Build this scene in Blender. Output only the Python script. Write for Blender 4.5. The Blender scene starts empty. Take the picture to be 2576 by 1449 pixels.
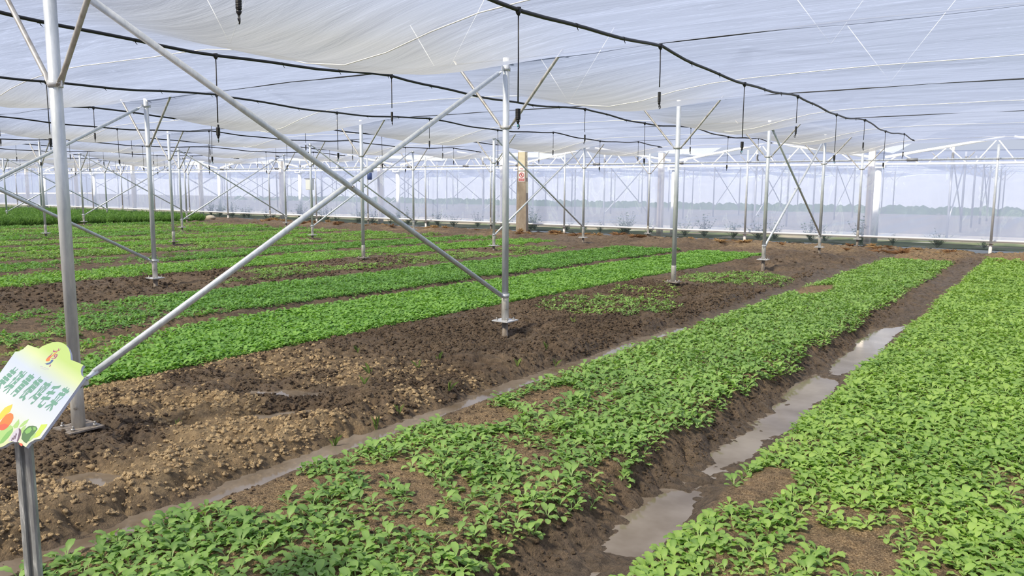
import bpy, math, random
import numpy as np
from mathutils import Vector, Matrix, Euler

random.seed(7)
RNG = np.random.default_rng(7)
SC = bpy.context.scene
COL = SC.collection
PI = math.pi

# ------------------------------------------------------------------ camera
F_PX, W_PX, H_PX = 1960.7, 2576, 1449
CR = Vector((0.81993228, 0.57243574, 0.0053278))      # camera right
CU = Vector((-0.07794933, 0.10242143, 0.99168228))    # camera up
CF = Vector((-0.5671287, 0.81352761, -0.12859962))    # camera forward
CC = Vector((4.27746, -2.02256, 1.29624))
cd = bpy.data.cameras.new('camera')
cd.sensor_fit = 'HORIZONTAL'
cd.sensor_width = 36.0
cd.lens = 36.0 * F_PX / W_PX
cd.clip_start = 0.05
cd.clip_end = 400
cam = bpy.data.objects.new('camera', cd)
COL.objects.link(cam)
cam.matrix_world = Matrix(((CR.x, CU.x, -CF.x, CC.x), (CR.y, CU.y, -CF.y, CC.y), (CR.z, CU.z, -CF.z, CC.z), (0, 0, 0, 1)))
SC.camera = cam


def px(x, y, d):
    """point seen at pixel x, y at distance d along the camera axis"""
    return CC + (CF + CR * ((x - 1288) / F_PX) + CU * ((724.5 - y) / F_PX)) * d


def proj(P):
    d = Vector(P) - CC
    z = d.dot(CF)
    if z < 0.1:
        return (-9999, -9999, z)
    return (1288 + F_PX * d.dot(CR) / z, 724.5 - F_PX * d.dot(CU) / z, z)


def seen(P, m=260):
    x, y, z = proj(P)
    return z > 0.3 and -m < x < W_PX + m


# ------------------------------------------------------------------ light
world = bpy.data.worlds.new('world')
SC.world = world
world.use_nodes = True
wn = world.node_tree.nodes
wn['Background'].inputs[0].default_value = (0.76, 0.83, 1.0, 1)
wn['Background'].inputs[1].default_value = 0.55
sd = bpy.data.lights.new('sun', 'SUN')
sd.energy = 21.0
sd.angle = math.radians(7)
sd.color = (1.0, 0.89, 0.70)
sun = bpy.data.objects.new('sun', sd)
COL.objects.link(sun)
sun.rotation_euler = Vector((0.22, 0.72, -0.78)).to_track_quat('-Z', 'Y').to_euler()
SC.view_settings.view_transform = 'Standard'
SC.view_settings.look = 'None'
SC.view_settings.gamma = 1.0
SC.view_settings.use_curve_mapping = False
SC.view_settings.exposure = 0.42

# ------------------------------------------------------------------ materials
MATS = {}


def mat(name, col=(0.5, 0.5, 0.5), rough=0.6, metal=0.0, spec=0.5):
    m = bpy.data.materials.new(name)
    m.use_nodes = True
    b = m.node_tree.nodes['Principled BSDF']
    b.inputs['Base Color'].default_value = (*col, 1)
    b.inputs['Roughness'].default_value = rough
    b.inputs['Metallic'].default_value = metal
    b.inputs['Specular IOR Level'].default_value = spec
    MATS[name] = m
    return m


def nd(m, t, **kw):
    n = m.node_tree.nodes.new(t)
    for k, v in kw.items():
        setattr(n, k, v)
    return n


def lk(m, a, b):
    m.node_tree.links.new(a, b)


def ramp(m, fac, stops):
    r = nd(m, 'ShaderNodeValToRGB')
    e = r.color_ramp.elements
    while len(e) < len(stops):
        e.new(0.5)
    for i, (p, c) in enumerate(stops):
        e[i].position = p
        e[i].color = (*c, 1)
    lk(m, fac, r.inputs[0])
    return r.outputs[0]


def noise(m, scale, detail=4, rough=0.55, vec=None, dist=0.0):
    n = nd(m, 'ShaderNodeTexNoise')
    n.inputs['Scale'].default_value = scale
    n.inputs['Detail'].default_value = detail
    n.inputs['Roughness'].default_value = rough
    n.inputs['Distortion'].default_value = dist
    if vec is not None:
        lk(m, vec, n.inputs['Vector'])
    return n.outputs['Fac']


def mapped(m, scale=(1, 1, 1), rot=(0, 0, 0), kind='Position'):
    mp = nd(m, 'ShaderNodeMapping')
    mp.inputs['Scale'].default_value = scale
    mp.inputs['Rotation'].default_value = rot
    if kind == 'Position':
        g = nd(m, 'ShaderNodeNewGeometry')
        lk(m, g.outputs['Position'], mp.inputs[0])
    else:
        g = nd(m, 'ShaderNodeTexCoord')
        lk(m, g.outputs['Object'], mp.inputs[0])
    return mp.outputs[0]


def mixrgb(m, fac, a, b, mode='MIX'):
    n = nd(m, 'ShaderNodeMix', data_type='RGBA', blend_type=mode)
    for s, v in ((n.inputs['Factor'], fac), (n.inputs['A'], a), (n.inputs['B'], b)):
        if hasattr(v, 'links'):
            lk(m, v, s)
        elif isinstance(v, (int, float)):
            s.default_value = v
        else:
            s.default_value = (*v, 1)
    return n.outputs['Result']


def bump(m, h, strength=0.3, dist=0.01):
    b = nd(m, 'ShaderNodeBump')
    b.inputs['Strength'].default_value = strength
    b.inputs['Distance'].default_value = dist
    lk(m, h, b.inputs['Height'])
    lk(m, b.outputs[0], m.node_tree.nodes['Principled BSDF'].inputs['Normal'])


def galv(name, lo, hi, rough=0.38):
    m = mat(name, hi, rough, 0.3)
    b = m.node_tree.nodes['Principled BSDF']
    n = noise(m, 9, 6, 0.65, mapped(m, (3, 3, 0.7), kind='Object'))
    lk(m, ramp(m, n, [(0.3, lo), (0.62, hi)]), b.inputs['Base Color'])
    n2 = noise(m, 60, 3, 0.6, mapped(m, kind='Object'))
    r = nd(m, 'ShaderNodeMapRange')
    r.inputs['To Min'].default_value = rough - 0.08
    r.inputs['To Max'].default_value = rough + 0.16
    lk(m, n2, r.inputs[0])
    lk(m, r.outputs[0], b.inputs['Roughness'])
    return m


galv('galvanized', (0.52, 0.57, 0.62), (0.74, 0.78, 0.82), 0.36)
galv('galvanized_clean', (0.52, 0.54, 0.57), (0.72, 0.73, 0.74), 0.32)
galv('galvanized_sleeve', (0.44, 0.42, 0.38), (0.66, 0.65, 0.62), 0.5)
galv('strut_tube', (0.34, 0.31, 0.27), (0.58, 0.57, 0.55), 0.4)
galv('dirty_steel', (0.10, 0.075, 0.055), (0.36, 0.32, 0.28), 0.65)
mat('bolt_steel', (0.45, 0.43, 0.40), 0.35, 0.8)
mat('black_plastic', (0.012, 0.012, 0.014), 0.42)
mat('black_wire', (0.015, 0.016, 0.02), 0.5)
mat('nozzle_blue', (0.10, 0.35, 0.42), 0.4)
mat('white_string', (0.92, 0.93, 0.95), 0.6)
mat('white_paint', (0.88, 0.90, 0.94), 0.5)
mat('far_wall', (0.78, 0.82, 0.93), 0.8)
mat('rail_grey', (0.88, 0.89, 0.91), 0.5)
mat('box_grey', (0.76, 0.80, 0.78), 0.5)
mat('motor_blue', (0.06, 0.10, 0.26), 0.45)
mat('motor_grey', (0.25, 0.26, 0.28), 0.5, 0.4)
mat('sign_white', (0.90, 0.90, 0.90), 0.5)
mat('sign_red', (0.62, 0.05, 0.05), 0.5)
mat('ink', (0.07, 0.06, 0.05), 0.7)
mat('straw', (0.27, 0.145, 0.065), 0.8)
mat('straw_pale', (0.42, 0.27, 0.12), 0.8)
mat('stone', (0.50, 0.44, 0.34), 0.85)
mat('stem_dark', (0.05, 0.035, 0.03), 0.8)

m = mat('concrete', (0.55, 0.5, 0.45), 0.85)
n = noise(m, 2.2, 6, 0.6, mapped(m, (1, 1, 1)))
lk(m, ramp(m, n, [(0.3, (0.78, 0.71, 0.65)), (0.7, (0.92, 0.87, 0.82))]), m.node_tree.nodes['Principled BSDF'].inputs['Base Color'])
bump(m, noise(m, 40, 4), 0.3, 0.01)
m = mat('concrete_pole', (0.55, 0.5, 0.45), 0.85)
n = noise(m, 5, 6, 0.65, mapped(m, (1, 1, 0.5)))
lk(m, ramp(m, n, [(0.3, (0.24, 0.19, 0.145)), (0.55, (0.34, 0.28, 0.215)), (0.75, (0.46, 0.39, 0.31))]), m.node_tree.nodes['Principled BSDF'].inputs['Base Color'])
bump(m, noise(m, 30, 5), 0.4, 0.012)
mat('sunlit_cream', (0.78, 0.70, 0.50), 0.8)  # pale sunlit tone painted onto the concrete pole

# soil: sand attribute marks the grainy growing mix of the two near beds
m = mat('soil', (0.3, 0.2, 0.12), 0.85, 0, 0.3)
b = m.node_tree.nodes['Principled BSDF']
P = mapped(m)
big = noise(m, 0.75, 5, 0.55, P)
mid = noise(m, 7, 6, 0.65, P)
fine = noise(m, 75, 5, 0.7, P)
mud = ramp(m, big, [(0.32, (0.130, 0.092, 0.066)), (0.50, (0.200, 0.145, 0.100)), (0.68, (0.285, 0.212, 0.142))])
mud2 = mixrgb(m, ramp(m, mid, [(0.35, (0, 0, 0)), (0.7, (1, 1, 1))]), mud, (0.25, 0.188, 0.130))
grain = ramp(m, noise(m, 150, 3, 0.7, P), [(0.38, (0.17, 0.11, 0.06)), (0.52, (0.42, 0.29, 0.155)), (0.66, (0.68, 0.53, 0.33))])
at = nd(m, 'ShaderNodeAttribute', attribute_name='sand')
sandfac = nd(m, 'ShaderNodeMath', operation='MULTIPLY')
lk(m, at.outputs['Fac'], sandfac.inputs[0])
lk(m, ramp(m, noise(m, 2.3, 5, 0.6, P), [(0.35, (0.5, 0.5, 0.5)), (0.6, (1, 1, 1))]), sandfac.inputs[1])
dry = nd(m, 'ShaderNodeAttribute', attribute_name='dry')  # drier tan soil, with a sunlit tone painted in near the sign
mud3 = mixrgb(m, dry.outputs['Fac'], mud2, mixrgb(m, ramp(m, mid, [(0.35, (0, 0, 0)), (0.65, (1, 1, 1))]), (0.40, 0.285, 0.16), (0.56, 0.42, 0.245)))
soilc = mixrgb(m, sandfac.outputs[0], mud3, grain)
wet = nd(m, 'ShaderNodeAttribute', attribute_name='wet')
wetc = mixrgb(m, wet.outputs['Fac'], soilc, (0.20, 0.155, 0.115))
clod = noise(m, 17, 6, 0.72, P)
soilw = mixrgb(m, 0.8, wetc, ramp(m, clod, [(0.36, (0.42, 0.42, 0.43)), (0.5, (0.92, 0.92, 0.92)), (0.66, (1.32, 1.28, 1.22))]), 'MULTIPLY')
soilv = mixrgb(m, 0.5, soilw, ramp(m, fine, [(0.3, (0.45, 0.45, 0.45)), (0.7, (1.3, 1.25, 1.2))]), 'MULTIPLY')
lk(m, soilv, b.inputs['Base Color'])
rr = nd(m, 'ShaderNodeMapRange')
rr.inputs['To Min'].default_value = 0.9
rr.inputs['To Max'].default_value = 0.55
lk(m, wet.outputs['Fac'], rr.inputs[0])
lk(m, rr.outputs[0], b.inputs['Roughness'])
hh = nd(m, 'ShaderNodeMath', operation='ADD')
lk(m, mid, hh.inputs[0])
lk(m, fine, hh.inputs[1])
bump(m, hh.outputs[0], 1.0, 0.03)

# ground of the neighbouring house: pale mulch strips and tan soil
m = mat('far_ground', (0.4, 0.35, 0.3), 0.9)
P = mapped(m, (0.9, 0.05, 1), (0, 0, 0.15))
lk(m, ramp(m, noise(m, 1.2, 4, 0.6, P), [(0.38, (0.22, 0.24, 0.25)), (0.5, (0.25, 0.23, 0.19)), (0.62, (0.30, 0.27, 0.23))]), m.node_tree.nodes['Principled BSDF'].inputs['Base Color'])

m = mat('soil_dry_sunlit', (0.5, 0.36, 0.19), 0.9, 0, 0.2)  # tan crumbs: drier soil, sunlit tone painted in
P = mapped(m)
lk(m, ramp(m, noise(m, 7, 6, 0.65, P), [(0.35, (0.36, 0.26, 0.15)), (0.65, (0.50, 0.375, 0.22))]), m.node_tree.nodes['Principled BSDF'].inputs['Base Color'])
bump(m, noise(m, 75, 5, 0.7, P), 0.8, 0.01)
m = mat('muddy_water', (0.20, 0.165, 0.13), 0.07, 0, 0.6)
P = mapped(m)
lk(m, ramp(m, noise(m, 3, 4, 0.5, P), [(0.35, (0.15, 0.115, 0.08)), (0.65, (0.27, 0.23, 0.19))]), m.node_tree.nodes['Principled BSDF'].inputs['Base Color'])
bump(m, noise(m, 5, 2, 0.5, P), 0.03, 0.01)


def film(name, clear, trans_col, gloss=0.05, streak=(0.8, 9, 1), var=0.12, dirt=None):
    """thin plastic sheet: part see-through, part light-scattering"""
    m = bpy.data.materials.new(name)
    m.use_nodes = True
    nt = m.node_tree
    nt.nodes.remove(nt.nodes['Principled BSDF'])
    out = nt.nodes['Material Output']
    P = mapped(m, streak, (0, 0, 0.12))
    n1 = noise(m, 1.1, 6, 0.62, P, 0.6)
    bmp = nd(m, 'ShaderNodeBump')
    bmp.inputs['Strength'].default_value = 0.4
    bmp.inputs['Distance'].default_value = 0.05
    lk(m, n1, bmp.inputs['Height'])
    col = ramp(m, n1, [(0.25, tuple(c * 0.86 for c in trans_col)), (0.72, trans_col)])
    fold_glint = ramp(m, noise(m, 2.6, 5, 0.6, mapped(m, (streak[0] * 0.7, streak[1] * 1.4, streak[2]), (0, 0, -0.25)), 1.2), [(0.56, (0, 0, 0)), (0.60, (1, 1, 1)), (0.63, (0, 0, 0))])
    col = mixrgb(m, fold_glint, col, tuple(min(1, c * 1.22) for c in trans_col))  # wrinkle highlights painted as brighter film colour
    dust_shade = nd(m, 'ShaderNodeAttribute', attribute_name='dust_shade')
    col = mixrgb(m, dust_shade.outputs['Fac'], col, (0.128, 0.138, 0.158))  # sagging bellies: shading painted into the film colour, partly as dust
    if dirt:
        col = mixrgb(m, ramp(m, noise(m, 2.5, 5, 0.6, mapped(m, (1, 1, 2))), [(0.35, (0, 0, 0)), (0.65, (0.8, 0.8, 0.8))]), col, dirt)
    tr = nd(m, 'ShaderNodeBsdfTransparent')
    tr.inputs[0].default_value = (0.97, 0.98, 1.0, 1)
    tl = nd(m, 'ShaderNodeBsdfTranslucent')
    lk(m, col, tl.inputs[0])
    lk(m, bmp.outputs[0], tl.inputs['Normal'])
    df = nd(m, 'ShaderNodeBsdfDiffuse')
    lk(m, col, df.inputs[0])
    lk(m, bmp.outputs[0], df.inputs['Normal'])
    gl = nd(m, 'ShaderNodeBsdfGlossy')
    gl.inputs['Roughness'].default_value = 0.22
    gl.inputs[0].default_value = (0.95, 0.97, 1, 1)
    lk(m, bmp.outputs[0], gl.inputs['Normal'])
    m1 = nd(m, 'ShaderNodeMixShader')
    m1.inputs[0].default_value = 0.36
    lk(m, tl.outputs[0], m1.inputs[1])
    lk(m, df.outputs[0], m1.inputs[2])
    m2 = nd(m, 'ShaderNodeMixShader')
    m2.inputs[0].default_value = gloss
    lk(m, m1.outputs[0], m2.inputs[1])
    lk(m, gl.outputs[0], m2.inputs[2])
    m3 = nd(m, 'ShaderNodeMixShader')
    mr = nd(m, 'ShaderNodeMapRange')
    mr.inputs['To Min'].default_value = clear - var
    mr.inputs['To Max'].default_value = clear + var
    lk(m, n1, mr.inputs[0])
    lk(m, mr.outputs[0], m3.inputs[0])
    lk(m, m2.outputs[0], m3.inputs[1])
    lk(m, tr.outputs[0], m3.inputs[2])
    lk(m, m3.outputs[0], out.inputs[0])
    MATS[name] = m
    return m


film('ceiling_film', 0.15, (0.135, 0.165, 0.262), 0.05, (0.55, 5.0, 1), 0.07)
film('wall_film', 0.52, (0.60, 0.68, 0.94), 0.03, (1.2, 1.2, 0.25), 0.04)
film('wall_film_clear', 0.72, (0.60, 0.68, 0.94), 0.03, (1.2, 1.2, 0.25), 0.04)
film('skirt_film', 0.34, (0.13, 0.165, 0.16), 0.05, (1.5, 1.5, 0.6), 0.1, (0.07, 0.095, 0.08))
film('roof_film', 0.58, (0.34, 0.38, 0.48), 0.05, (0.8, 7, 1), 0.14)


def leafmat(name, dark, light, pale):
    m = bpy.data.materials.new(name)
    m.use_nodes = True
    nt = m.node_tree
    b = nt.nodes['Principled BSDF']
    b.inputs['Roughness'].default_value = 0.5
    b.inputs['Specular IOR Level'].default_value = 0.35
    oi = nd(m, 'ShaderNodeObjectInfo')
    n = noise(m, 1.4, 3, 0.5, mapped(m))
    add = nd(m, 'ShaderNodeMath', operation='MULTIPLY_ADD')
    lk(m, oi.outputs['Random'], add.inputs[0])
    add.inputs[1].default_value = 0.7
    sub = nd(m, 'ShaderNodeMath', operation='SUBTRACT')
    lk(m, n, sub.inputs[0])
    sub.inputs[1].default_value = 0.35
    lk(m, sub.outputs[0], add.inputs[2])
    c = ramp(m, add.outputs[0], [(0.05, dark), (0.85, light)])
    at = nd(m, 'ShaderNodeAttribute', attribute_name='vein')
    c2 = mixrgb(m, at.outputs['Fac'], c, pale)
    lk(m, c2, b.inputs['Base Color'])
    tl = nd(m, 'ShaderNodeBsdfTranslucent')
    c3 = mixrgb(m, 1.0, c2, (1.15, 1.25, 0.55), 'MULTIPLY')
    lk(m, c3, tl.inputs[0])
    mx = nd(m, 'ShaderNodeMixShader')
    mx.inputs[0].default_value = 0.33
    lk(m, b.outputs[0], mx.inputs[1])
    lk(m, tl.outputs[0], mx.inputs[2])
    lk(m, mx.outputs[0], nt.nodes['Material Output'].inputs[0])
    MATS[name] = m
    return m


leafmat('leaf_mid', (0.11, 0.25, 0.05), (0.31, 0.51, 0.12), (0.36, 0.50, 0.20))
leafmat('leaf_fresh', (0.135, 0.295, 0.05), (0.37, 0.56, 0.115), (0.40, 0.54, 0.20))
leafmat('leaf_bright', (0.08, 0.25, 0.04), (0.245, 0.49, 0.085), (0.36, 0.52, 0.17))
leafmat('leaf_deep', (0.07, 0.215, 0.045), (0.20, 0.43, 0.085), (0.30, 0.46, 0.16))
leafmat('leaf_feather', (0.11, 0.23, 0.06), (0.25, 0.43, 0.12), (0.20, 0.40, 0.08))
leafmat('leaf_grass', (0.16, 0.26, 0.06), (0.30, 0.38, 0.12), (0.3, 0.4, 0.15))
leafmat('leaf_weed', (0.04, 0.12, 0.03), (0.10, 0.21, 0.06), (0.16, 0.25, 0.08))


# ------------------------------------------------------------------ object helpers
def tag(o, label=None, cat=None, group=None, kind=None):
    if label:
        o['label'] = label
    if cat:
        o['category'] = cat
    if group:
        o['group'] = group
    if kind:
        o['kind'] = kind
    return o


def empty(name, loc=(0, 0, 0), rz=0.0):
    o = bpy.data.objects.new(name, None)
    o.empty_display_size = 0.05
    o.location = loc
    o.rotation_euler = (0, 0, rz)
    COL.objects.link(o)
    return o


class MB:
    """collects simple shapes into one mesh"""

    def __init__(self):
        self.v, self.f, self.s = [], [], []

    def add(self, vs, fs, smooth=False):
        o = len(self.v)
        self.v += [tuple(p) for p in vs]
        self.f += [tuple(i + o for i in f) for f in fs]
        self.s += [smooth] * len(fs)
        return self

    def box(self, c, s, rot=None):
        M = Euler(rot).to_matrix() if rot else Matrix.Identity(3)
        c = Vector(c)
        vs = [c + M @ Vector((s[0] * x / 2, s[1] * y / 2, s[2] * z / 2)) for x in (-1, 1) for y in (-1, 1) for z in (-1, 1)]
        return self.add(vs, [(0, 1, 3, 2), (4, 6, 7, 5), (0, 4, 5, 1), (2, 3, 7, 6), (0, 2, 6, 4), (1, 5, 7, 3)])

    def tube(self, pts, rad, n=10, caps=True):
        pts = [Vector(p) for p in pts]
        rad = rad if isinstance(rad, (list, tuple)) else [rad] * len(pts)
        vs, fs = [], []
        prev = None
        for i, p in enumerate(pts):
            t = (pts[min(i + 1, len(pts) - 1)] - pts[max(i - 1, 0)]).normalized()
            if prev is None:
                a = Vector((0, 0, 1)) if abs(t.z) < 0.9 else Vector((1, 0, 0))
                x = t.cross(a).normalized()
            else:
                x = (prev - t * prev.dot(t)).normalized()
            prev = x
            y = t.cross(x)
            r = rad[i]
            rx, ry = r if isinstance(r, tuple) else (r, r)
            vs += [p + x * (rx * math.cos(2 * PI * k / n)) + y * (ry * math.sin(2 * PI * k / n)) for k in range(n)]
        for i in range(len(pts) - 1):
            for k in range(n):
                k2 = (k + 1) % n
                fs.append((i * n + k, i * n + k2, (i + 1) * n + k2, (i + 1) * n + k))
        self.add(vs, fs, True)
        if caps:
            o = len(self.v) - len(vs)
            for base, rev in ((0, True), ((len(pts) - 1) * n, False)):
                f = [o + base + k for k in range(n)]
                self.f.append(tuple(f[::-1] if rev else f))
                self.s.append(False)
        return self

    def mesh(self, name, m):
        me = bpy.data.meshes.new(name)
        me.from_pydata(self.v, [], self.f)
        me.polygons.foreach_set('use_smooth', self.s)
        if m:
            me.materials.append(MATS[m])
        me.update()
        return me

    def build(self, name, m, parent=None, loc=None):
        return link(name, self.mesh(name, m), parent, loc)


def link(name, me, parent=None, loc=None, rot=None):
    o = bpy.data.objects.new(name, me)
    if parent:
        o.parent = parent
    if loc is not None:
        o.location = loc
    if rot is not None:
        o.rotation_euler = rot
    COL.objects.link(o)
    return o


def fast_mesh(name, co, quads, m, smooth=True, attrs=None):
    me = bpy.data.meshes.new(name)
    co = np.asarray(co, np.float32)
    quads = np.asarray(quads, np.int32)
    k = quads.shape[1]
    me.vertices.add(len(co))
    me.vertices.foreach_set('co', co.ravel())
    me.loops.add(quads.size)
    me.loops.foreach_set('vertex_index', quads.ravel())
    me.polygons.add(len(quads))
    me.polygons.foreach_set('loop_start', np.arange(0, quads.size, k, dtype=np.int32))
    me.polygons.foreach_set('loop_total', np.full(len(quads), k, np.int32))
    me.polygons.foreach_set('use_smooth', np.full(len(quads), smooth))
    me.update(calc_edges=True)
    for an, arr in (attrs or {}).items():
        a = me.attributes.new(an, 'FLOAT', 'POINT')
        a.data.foreach_set('value', np.asarray(arr, np.float32))
    me.materials.append(MATS[m])
    return me


def grid_quads(nx, ny):
    i = np.arange(nx * ny).reshape(nx, ny)
    return np.stack([i[:-1, :-1], i[1:, :-1], i[1:, 1:], i[:-1, 1:]], -1).reshape(-1, 4)


# ------------------------------------------------------------------ numpy noise
def _h(ix, iy, s):
    n = (ix.astype(np.int64) * 374761393 + iy.astype(np.int64) * 668265263 + s * 144269504) & 0xffffffff
    n = ((n ^ (n >> 13)) * 1274126177) & 0xffffffff
    return ((n ^ (n >> 16)) & 0xffffff) / float(0xffffff)


def vnoise(x, y, s=0):
    ix, iy = np.floor(x), np.floor(y)
    fx, fy = x - ix, y - iy
    fx = fx * fx * (3 - 2 * fx)
    fy = fy * fy * (3 - 2 * fy)
    a = _h(ix, iy, s) * (1 - fx) + _h(ix + 1, iy, s) * fx
    c = _h(ix, iy + 1, s) * (1 - fx) + _h(ix + 1, iy + 1, s) * fx
    return (a * (1 - fy) + c * fy) * 2 - 1


def fbm(x, y, oct=4, s=0):
    t, a = 0, 0.5
    for i in range(oct):
        t = t + a * vnoise(x * 2 ** i + i * 17.3, y * 2 ** i - i * 9.1, s + i)
        a *= 0.5
    return t


def worley(x, y, s=0):
    ix, iy = np.floor(x), np.floor(y)
    best = np.full(np.shape(x), 9.0)
    for dx in (-1, 0, 1):
        for dy in (-1, 0, 1):
            cx, cy = ix + dx, iy + dy
            px_, py_ = cx + _h(cx, cy, s), cy + _h(cx, cy, s + 91)
            best = np.minimum(best, (x - px_) ** 2 + (y - py_) ** 2)
    return np.sqrt(best)


def sstep(a, b, x):
    t = np.clip((x - a) / (b - a), 0, 1)
    return t * t * (3 - 2 * t)


# ------------------------------------------------------------------ layout
BAY, SPAN = 4.0, 6.0
# measured height of single posts against the common level, and the soil level at their foot
POST_DZ = {(0, 0): -0.012, (0, 1): 0.025, (0, 2): 0.012, (0, 3): 0.03, (0, 4): 0.013, (0, 5): -0.015, (1, 1): 0.01, (1, 2): 0.01,
           (1, 4): -0.018, (1, 5): -0.09, (2, 2): 0.035, (2, 4): -0.016}
POST_GROUND = {(0, 0): -0.03, (0, 1): -0.13, (0, 2): -0.03, (0, 3): -0.19, (0, 4): -0.13, (0, 5): -0.24, (1, 1): -0.14, (1, 2): -0.05,
               (1, 3): -0.13, (1, 4): -0.15, (1, 5): -0.2, (2, 2): -0.05, (2, 3): -0.12, (2, 4): -0.12, (3, 2): -0.12}
PUDDLES = [(0.06, 1.28, 0.34, 0.14, 0.6), (0.47, 0.98, 0.34, 0.11, 1.0), (0.44, 0.19, 0.17, 0.10, 0.6), (0.56, -0.24, 0.22, 0.12, 0.6),
           (-0.10, 0.74, 0.14, 0.09, 0.4), (0.20, 0.50, 0.12, 0.08, 0.5)]


def height(x, y, detail=True):
    xw = x + 0.05 * fbm(y * 0.9 + 3, x * 0.15, 3, 5) + 0.015 * fbm(y * 5, x * 0.6, 2, 15)
    z = -0.085 - 0.009 * np.maximum(0, y - 4)
    g = lambda c, h, d: -d * np.exp(-np.abs((xw - c) / h) ** 3)
    z = z + g(2.84, 0.245, 0.205) * (1 - 0.7 * sstep(6.0, 10.5, y))
    z = z + g(1.10, 0.16, 0.105) * (1 - 0.5 * sstep(3.0, 9, y))
    z = z + g(-2.86, 0.14, 0.09) + g(-8.78, 0.13, 0.08) + g(-14.8, 0.15, 0.08) + g(-20.8, 0.15, 0.08) + g(4.95, 0.15, 0.2)
    z = z + 0.075 * np.exp(-((xw - 2.85) / 0.2) ** 4) * np.clip(fbm(x * 2.6, y * 1.7, 4, 24) + 0.08, -0.25, 0.5)
    # row strips: heaped, trodden mud
    strip = np.exp(-np.abs(xw / 0.92) ** 6) + 0.6 * np.exp(-np.abs((xw + 6.05) / 0.8) ** 4) + 0.4 * np.exp(-np.abs((xw + 12.05) / 0.6) ** 4)
    strip = np.clip(strip, 0, 1)
    end = sstep(15.8, 17.6, y)
    mudm = np.clip(strip + end, 0, 1)
    z = z + mudm * 0.06 * fbm(x * 1.3, y * 1.3, 4, 21) + strip * 0.012
    z = z + end * (0.10 * np.exp(-((y - 18.6) / 0.9) ** 2) * (0.6 + 0.9 * fbm(x * 0.7, y * 0.5, 3, 33)))
    for (k, n), gz in POST_GROUND.items():
        d2 = (x + k * SPAN) ** 2 + (y - n * BAY) ** 2
        w = np.exp(-d2 / 0.16)
        z = z * (1 - w) + gz * w
    calm = 1.0
    for (cx, cy, a, b_, an) in PUDDLES:
        ca, sa = math.cos(an), math.sin(an)
        u, v = (x - cx) * ca + (y - cy) * sa, -(x - cx) * sa + (y - cy) * ca
        w = np.exp(-((u / a) ** 2 + (v / b_) ** 2))
        z = z * (1 - w) + (-0.150) * w
        calm = calm * (1 - 0.85 * w)
    if detail:
        amp = calm * np.clip(0.16 + 0.3 * sstep(6, 12, y) + 0.3 * sstep(-2.4, -3.4, x) + 0.95 * mudm + 0.6 * np.exp(-((xw - 0.93) / 0.12) ** 2) + 0.85 * np.exp(-((xw - 2.60) / 0.15) ** 2) + 0.40 * np.exp(-((xw - 2.9) / 0.25) ** 2), 0, 1)
        near = 1 - sstep(8, 14, y)
        warp = 0.05 * fbm(x * 6, y * 6, 2, 3)
        dome = lambda d: np.sqrt(np.clip(1 - (d / 0.8) ** 2, 0, 1)) - 0.6
        c1 = dome(worley(x * 8 + warp * 14, y * 8 - warp * 14, 2))
        c2 = dome(worley(x * 19 + warp * 30, y * 19, 12))
        c3 = dome(worley(x * 44, y * 44 + warp * 40, 42))
        rough = 0.5 + 0.5 * fbm(x * 2.1, y * 2.1, 3, 77)
        z = z + amp * near * (0.075 * c1 * (0.15 + 1.2 * rough) + 0.045 * c2 * (0.2 + rough) + 0.018 * c3)
        z = z + amp * (1 - near) * 0.075 * fbm(x * 8, y * 8, 3, 8)
        z = z + amp * 0.05 * fbm(x * 3.5, y * 3.5, 4, 4)
        z = z + 0.006 * fbm(x * 30, y * 30, 2, 9)
    return z


def spaced(segs):
    out = []
    for a, b_, s0, s1 in segs:
        x = a
        n_ = max(1, int(abs(b_ - a) / ((s0 + s1) / 2)))
        t = np.linspace(0, 1, n_, endpoint=False)
        w = s0 * t + (s1 - s0) * t * t / 2
        w = w / (s0 + (s1 - s0) / 2)
        out.append(a + (b_ - a) * w)
    out.append([segs[-1][1]])
    return np.concatenate(out)


def dry_sunlit_mask(x, y):
    d = (1 - sstep(1.2, 3.4, y - 0.3 * x)) * sstep(-0.45, 0.25, fbm(x * 1.5, y * 1.5, 4, 57)) * (1 - sstep(0.95, 1.1, x))  # foreground tan: drier soil with sunlight painted into its colour
    d = d + 0.6 * sstep(16.5, 18.5, y) * sstep(-0.05, 0.2, fbm(x * 0.5, y * 0.7, 3, 58))
    return np.clip(d, 0, 1) * 0.85


gx = spaced([(-52, -14, 0.45, 0.12), (-14, -4, 0.12, 0.05), (-4, -1.2, 0.05, 0.022), (-1.2, 4.6, 0.013, 0.013), (4.6, 12, 0.03, 0.5)])
gy = spaced([(-8, -1.6, 0.5, 0.05), (-1.6, 4.2, 0.013, 0.013), (4.2, 9, 0.018, 0.04), (9, 20.5, 0.04, 0.07)])
GX, GY = np.meshgrid(gx, gy, indexing='ij')
GZ = height(GX, GY)
xw = GX + 0.06 * fbm(GY * 0.9, GX * 0.2, 3, 5)
sand = np.maximum(sstep(1.2, 1.38, xw) * (1 - sstep(2.45, 2.68, xw)), sstep(2.98, 3.15, xw) * (1 - sstep(4.7, 4.9, xw)))
sand = np.maximum(sand, 0.35 * sstep(-3.4, -3.0, xw) * (1 - sstep(-1.1, -0.8, xw)) * (1 - sstep(2.2, 3.6, GY)))
sand = np.maximum(sand, 0.8 * np.exp(-(((GX + 0.2) / 0.22) ** 2 + ((GY - 7.25) / 0.25) ** 2)))
wetm = np.exp(-((xw - 2.88) / 0.2) ** 4) * 0.8 + np.exp(-((xw - 1.1) / 0.2) ** 4) * 0.7 + 0.5 * sstep(0.02, -0.2, fbm(GX * 0.8, GY * 0.8, 3, 55)) * (1 - sand)
wetm = np.clip(wetm, 0, 1)
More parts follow.
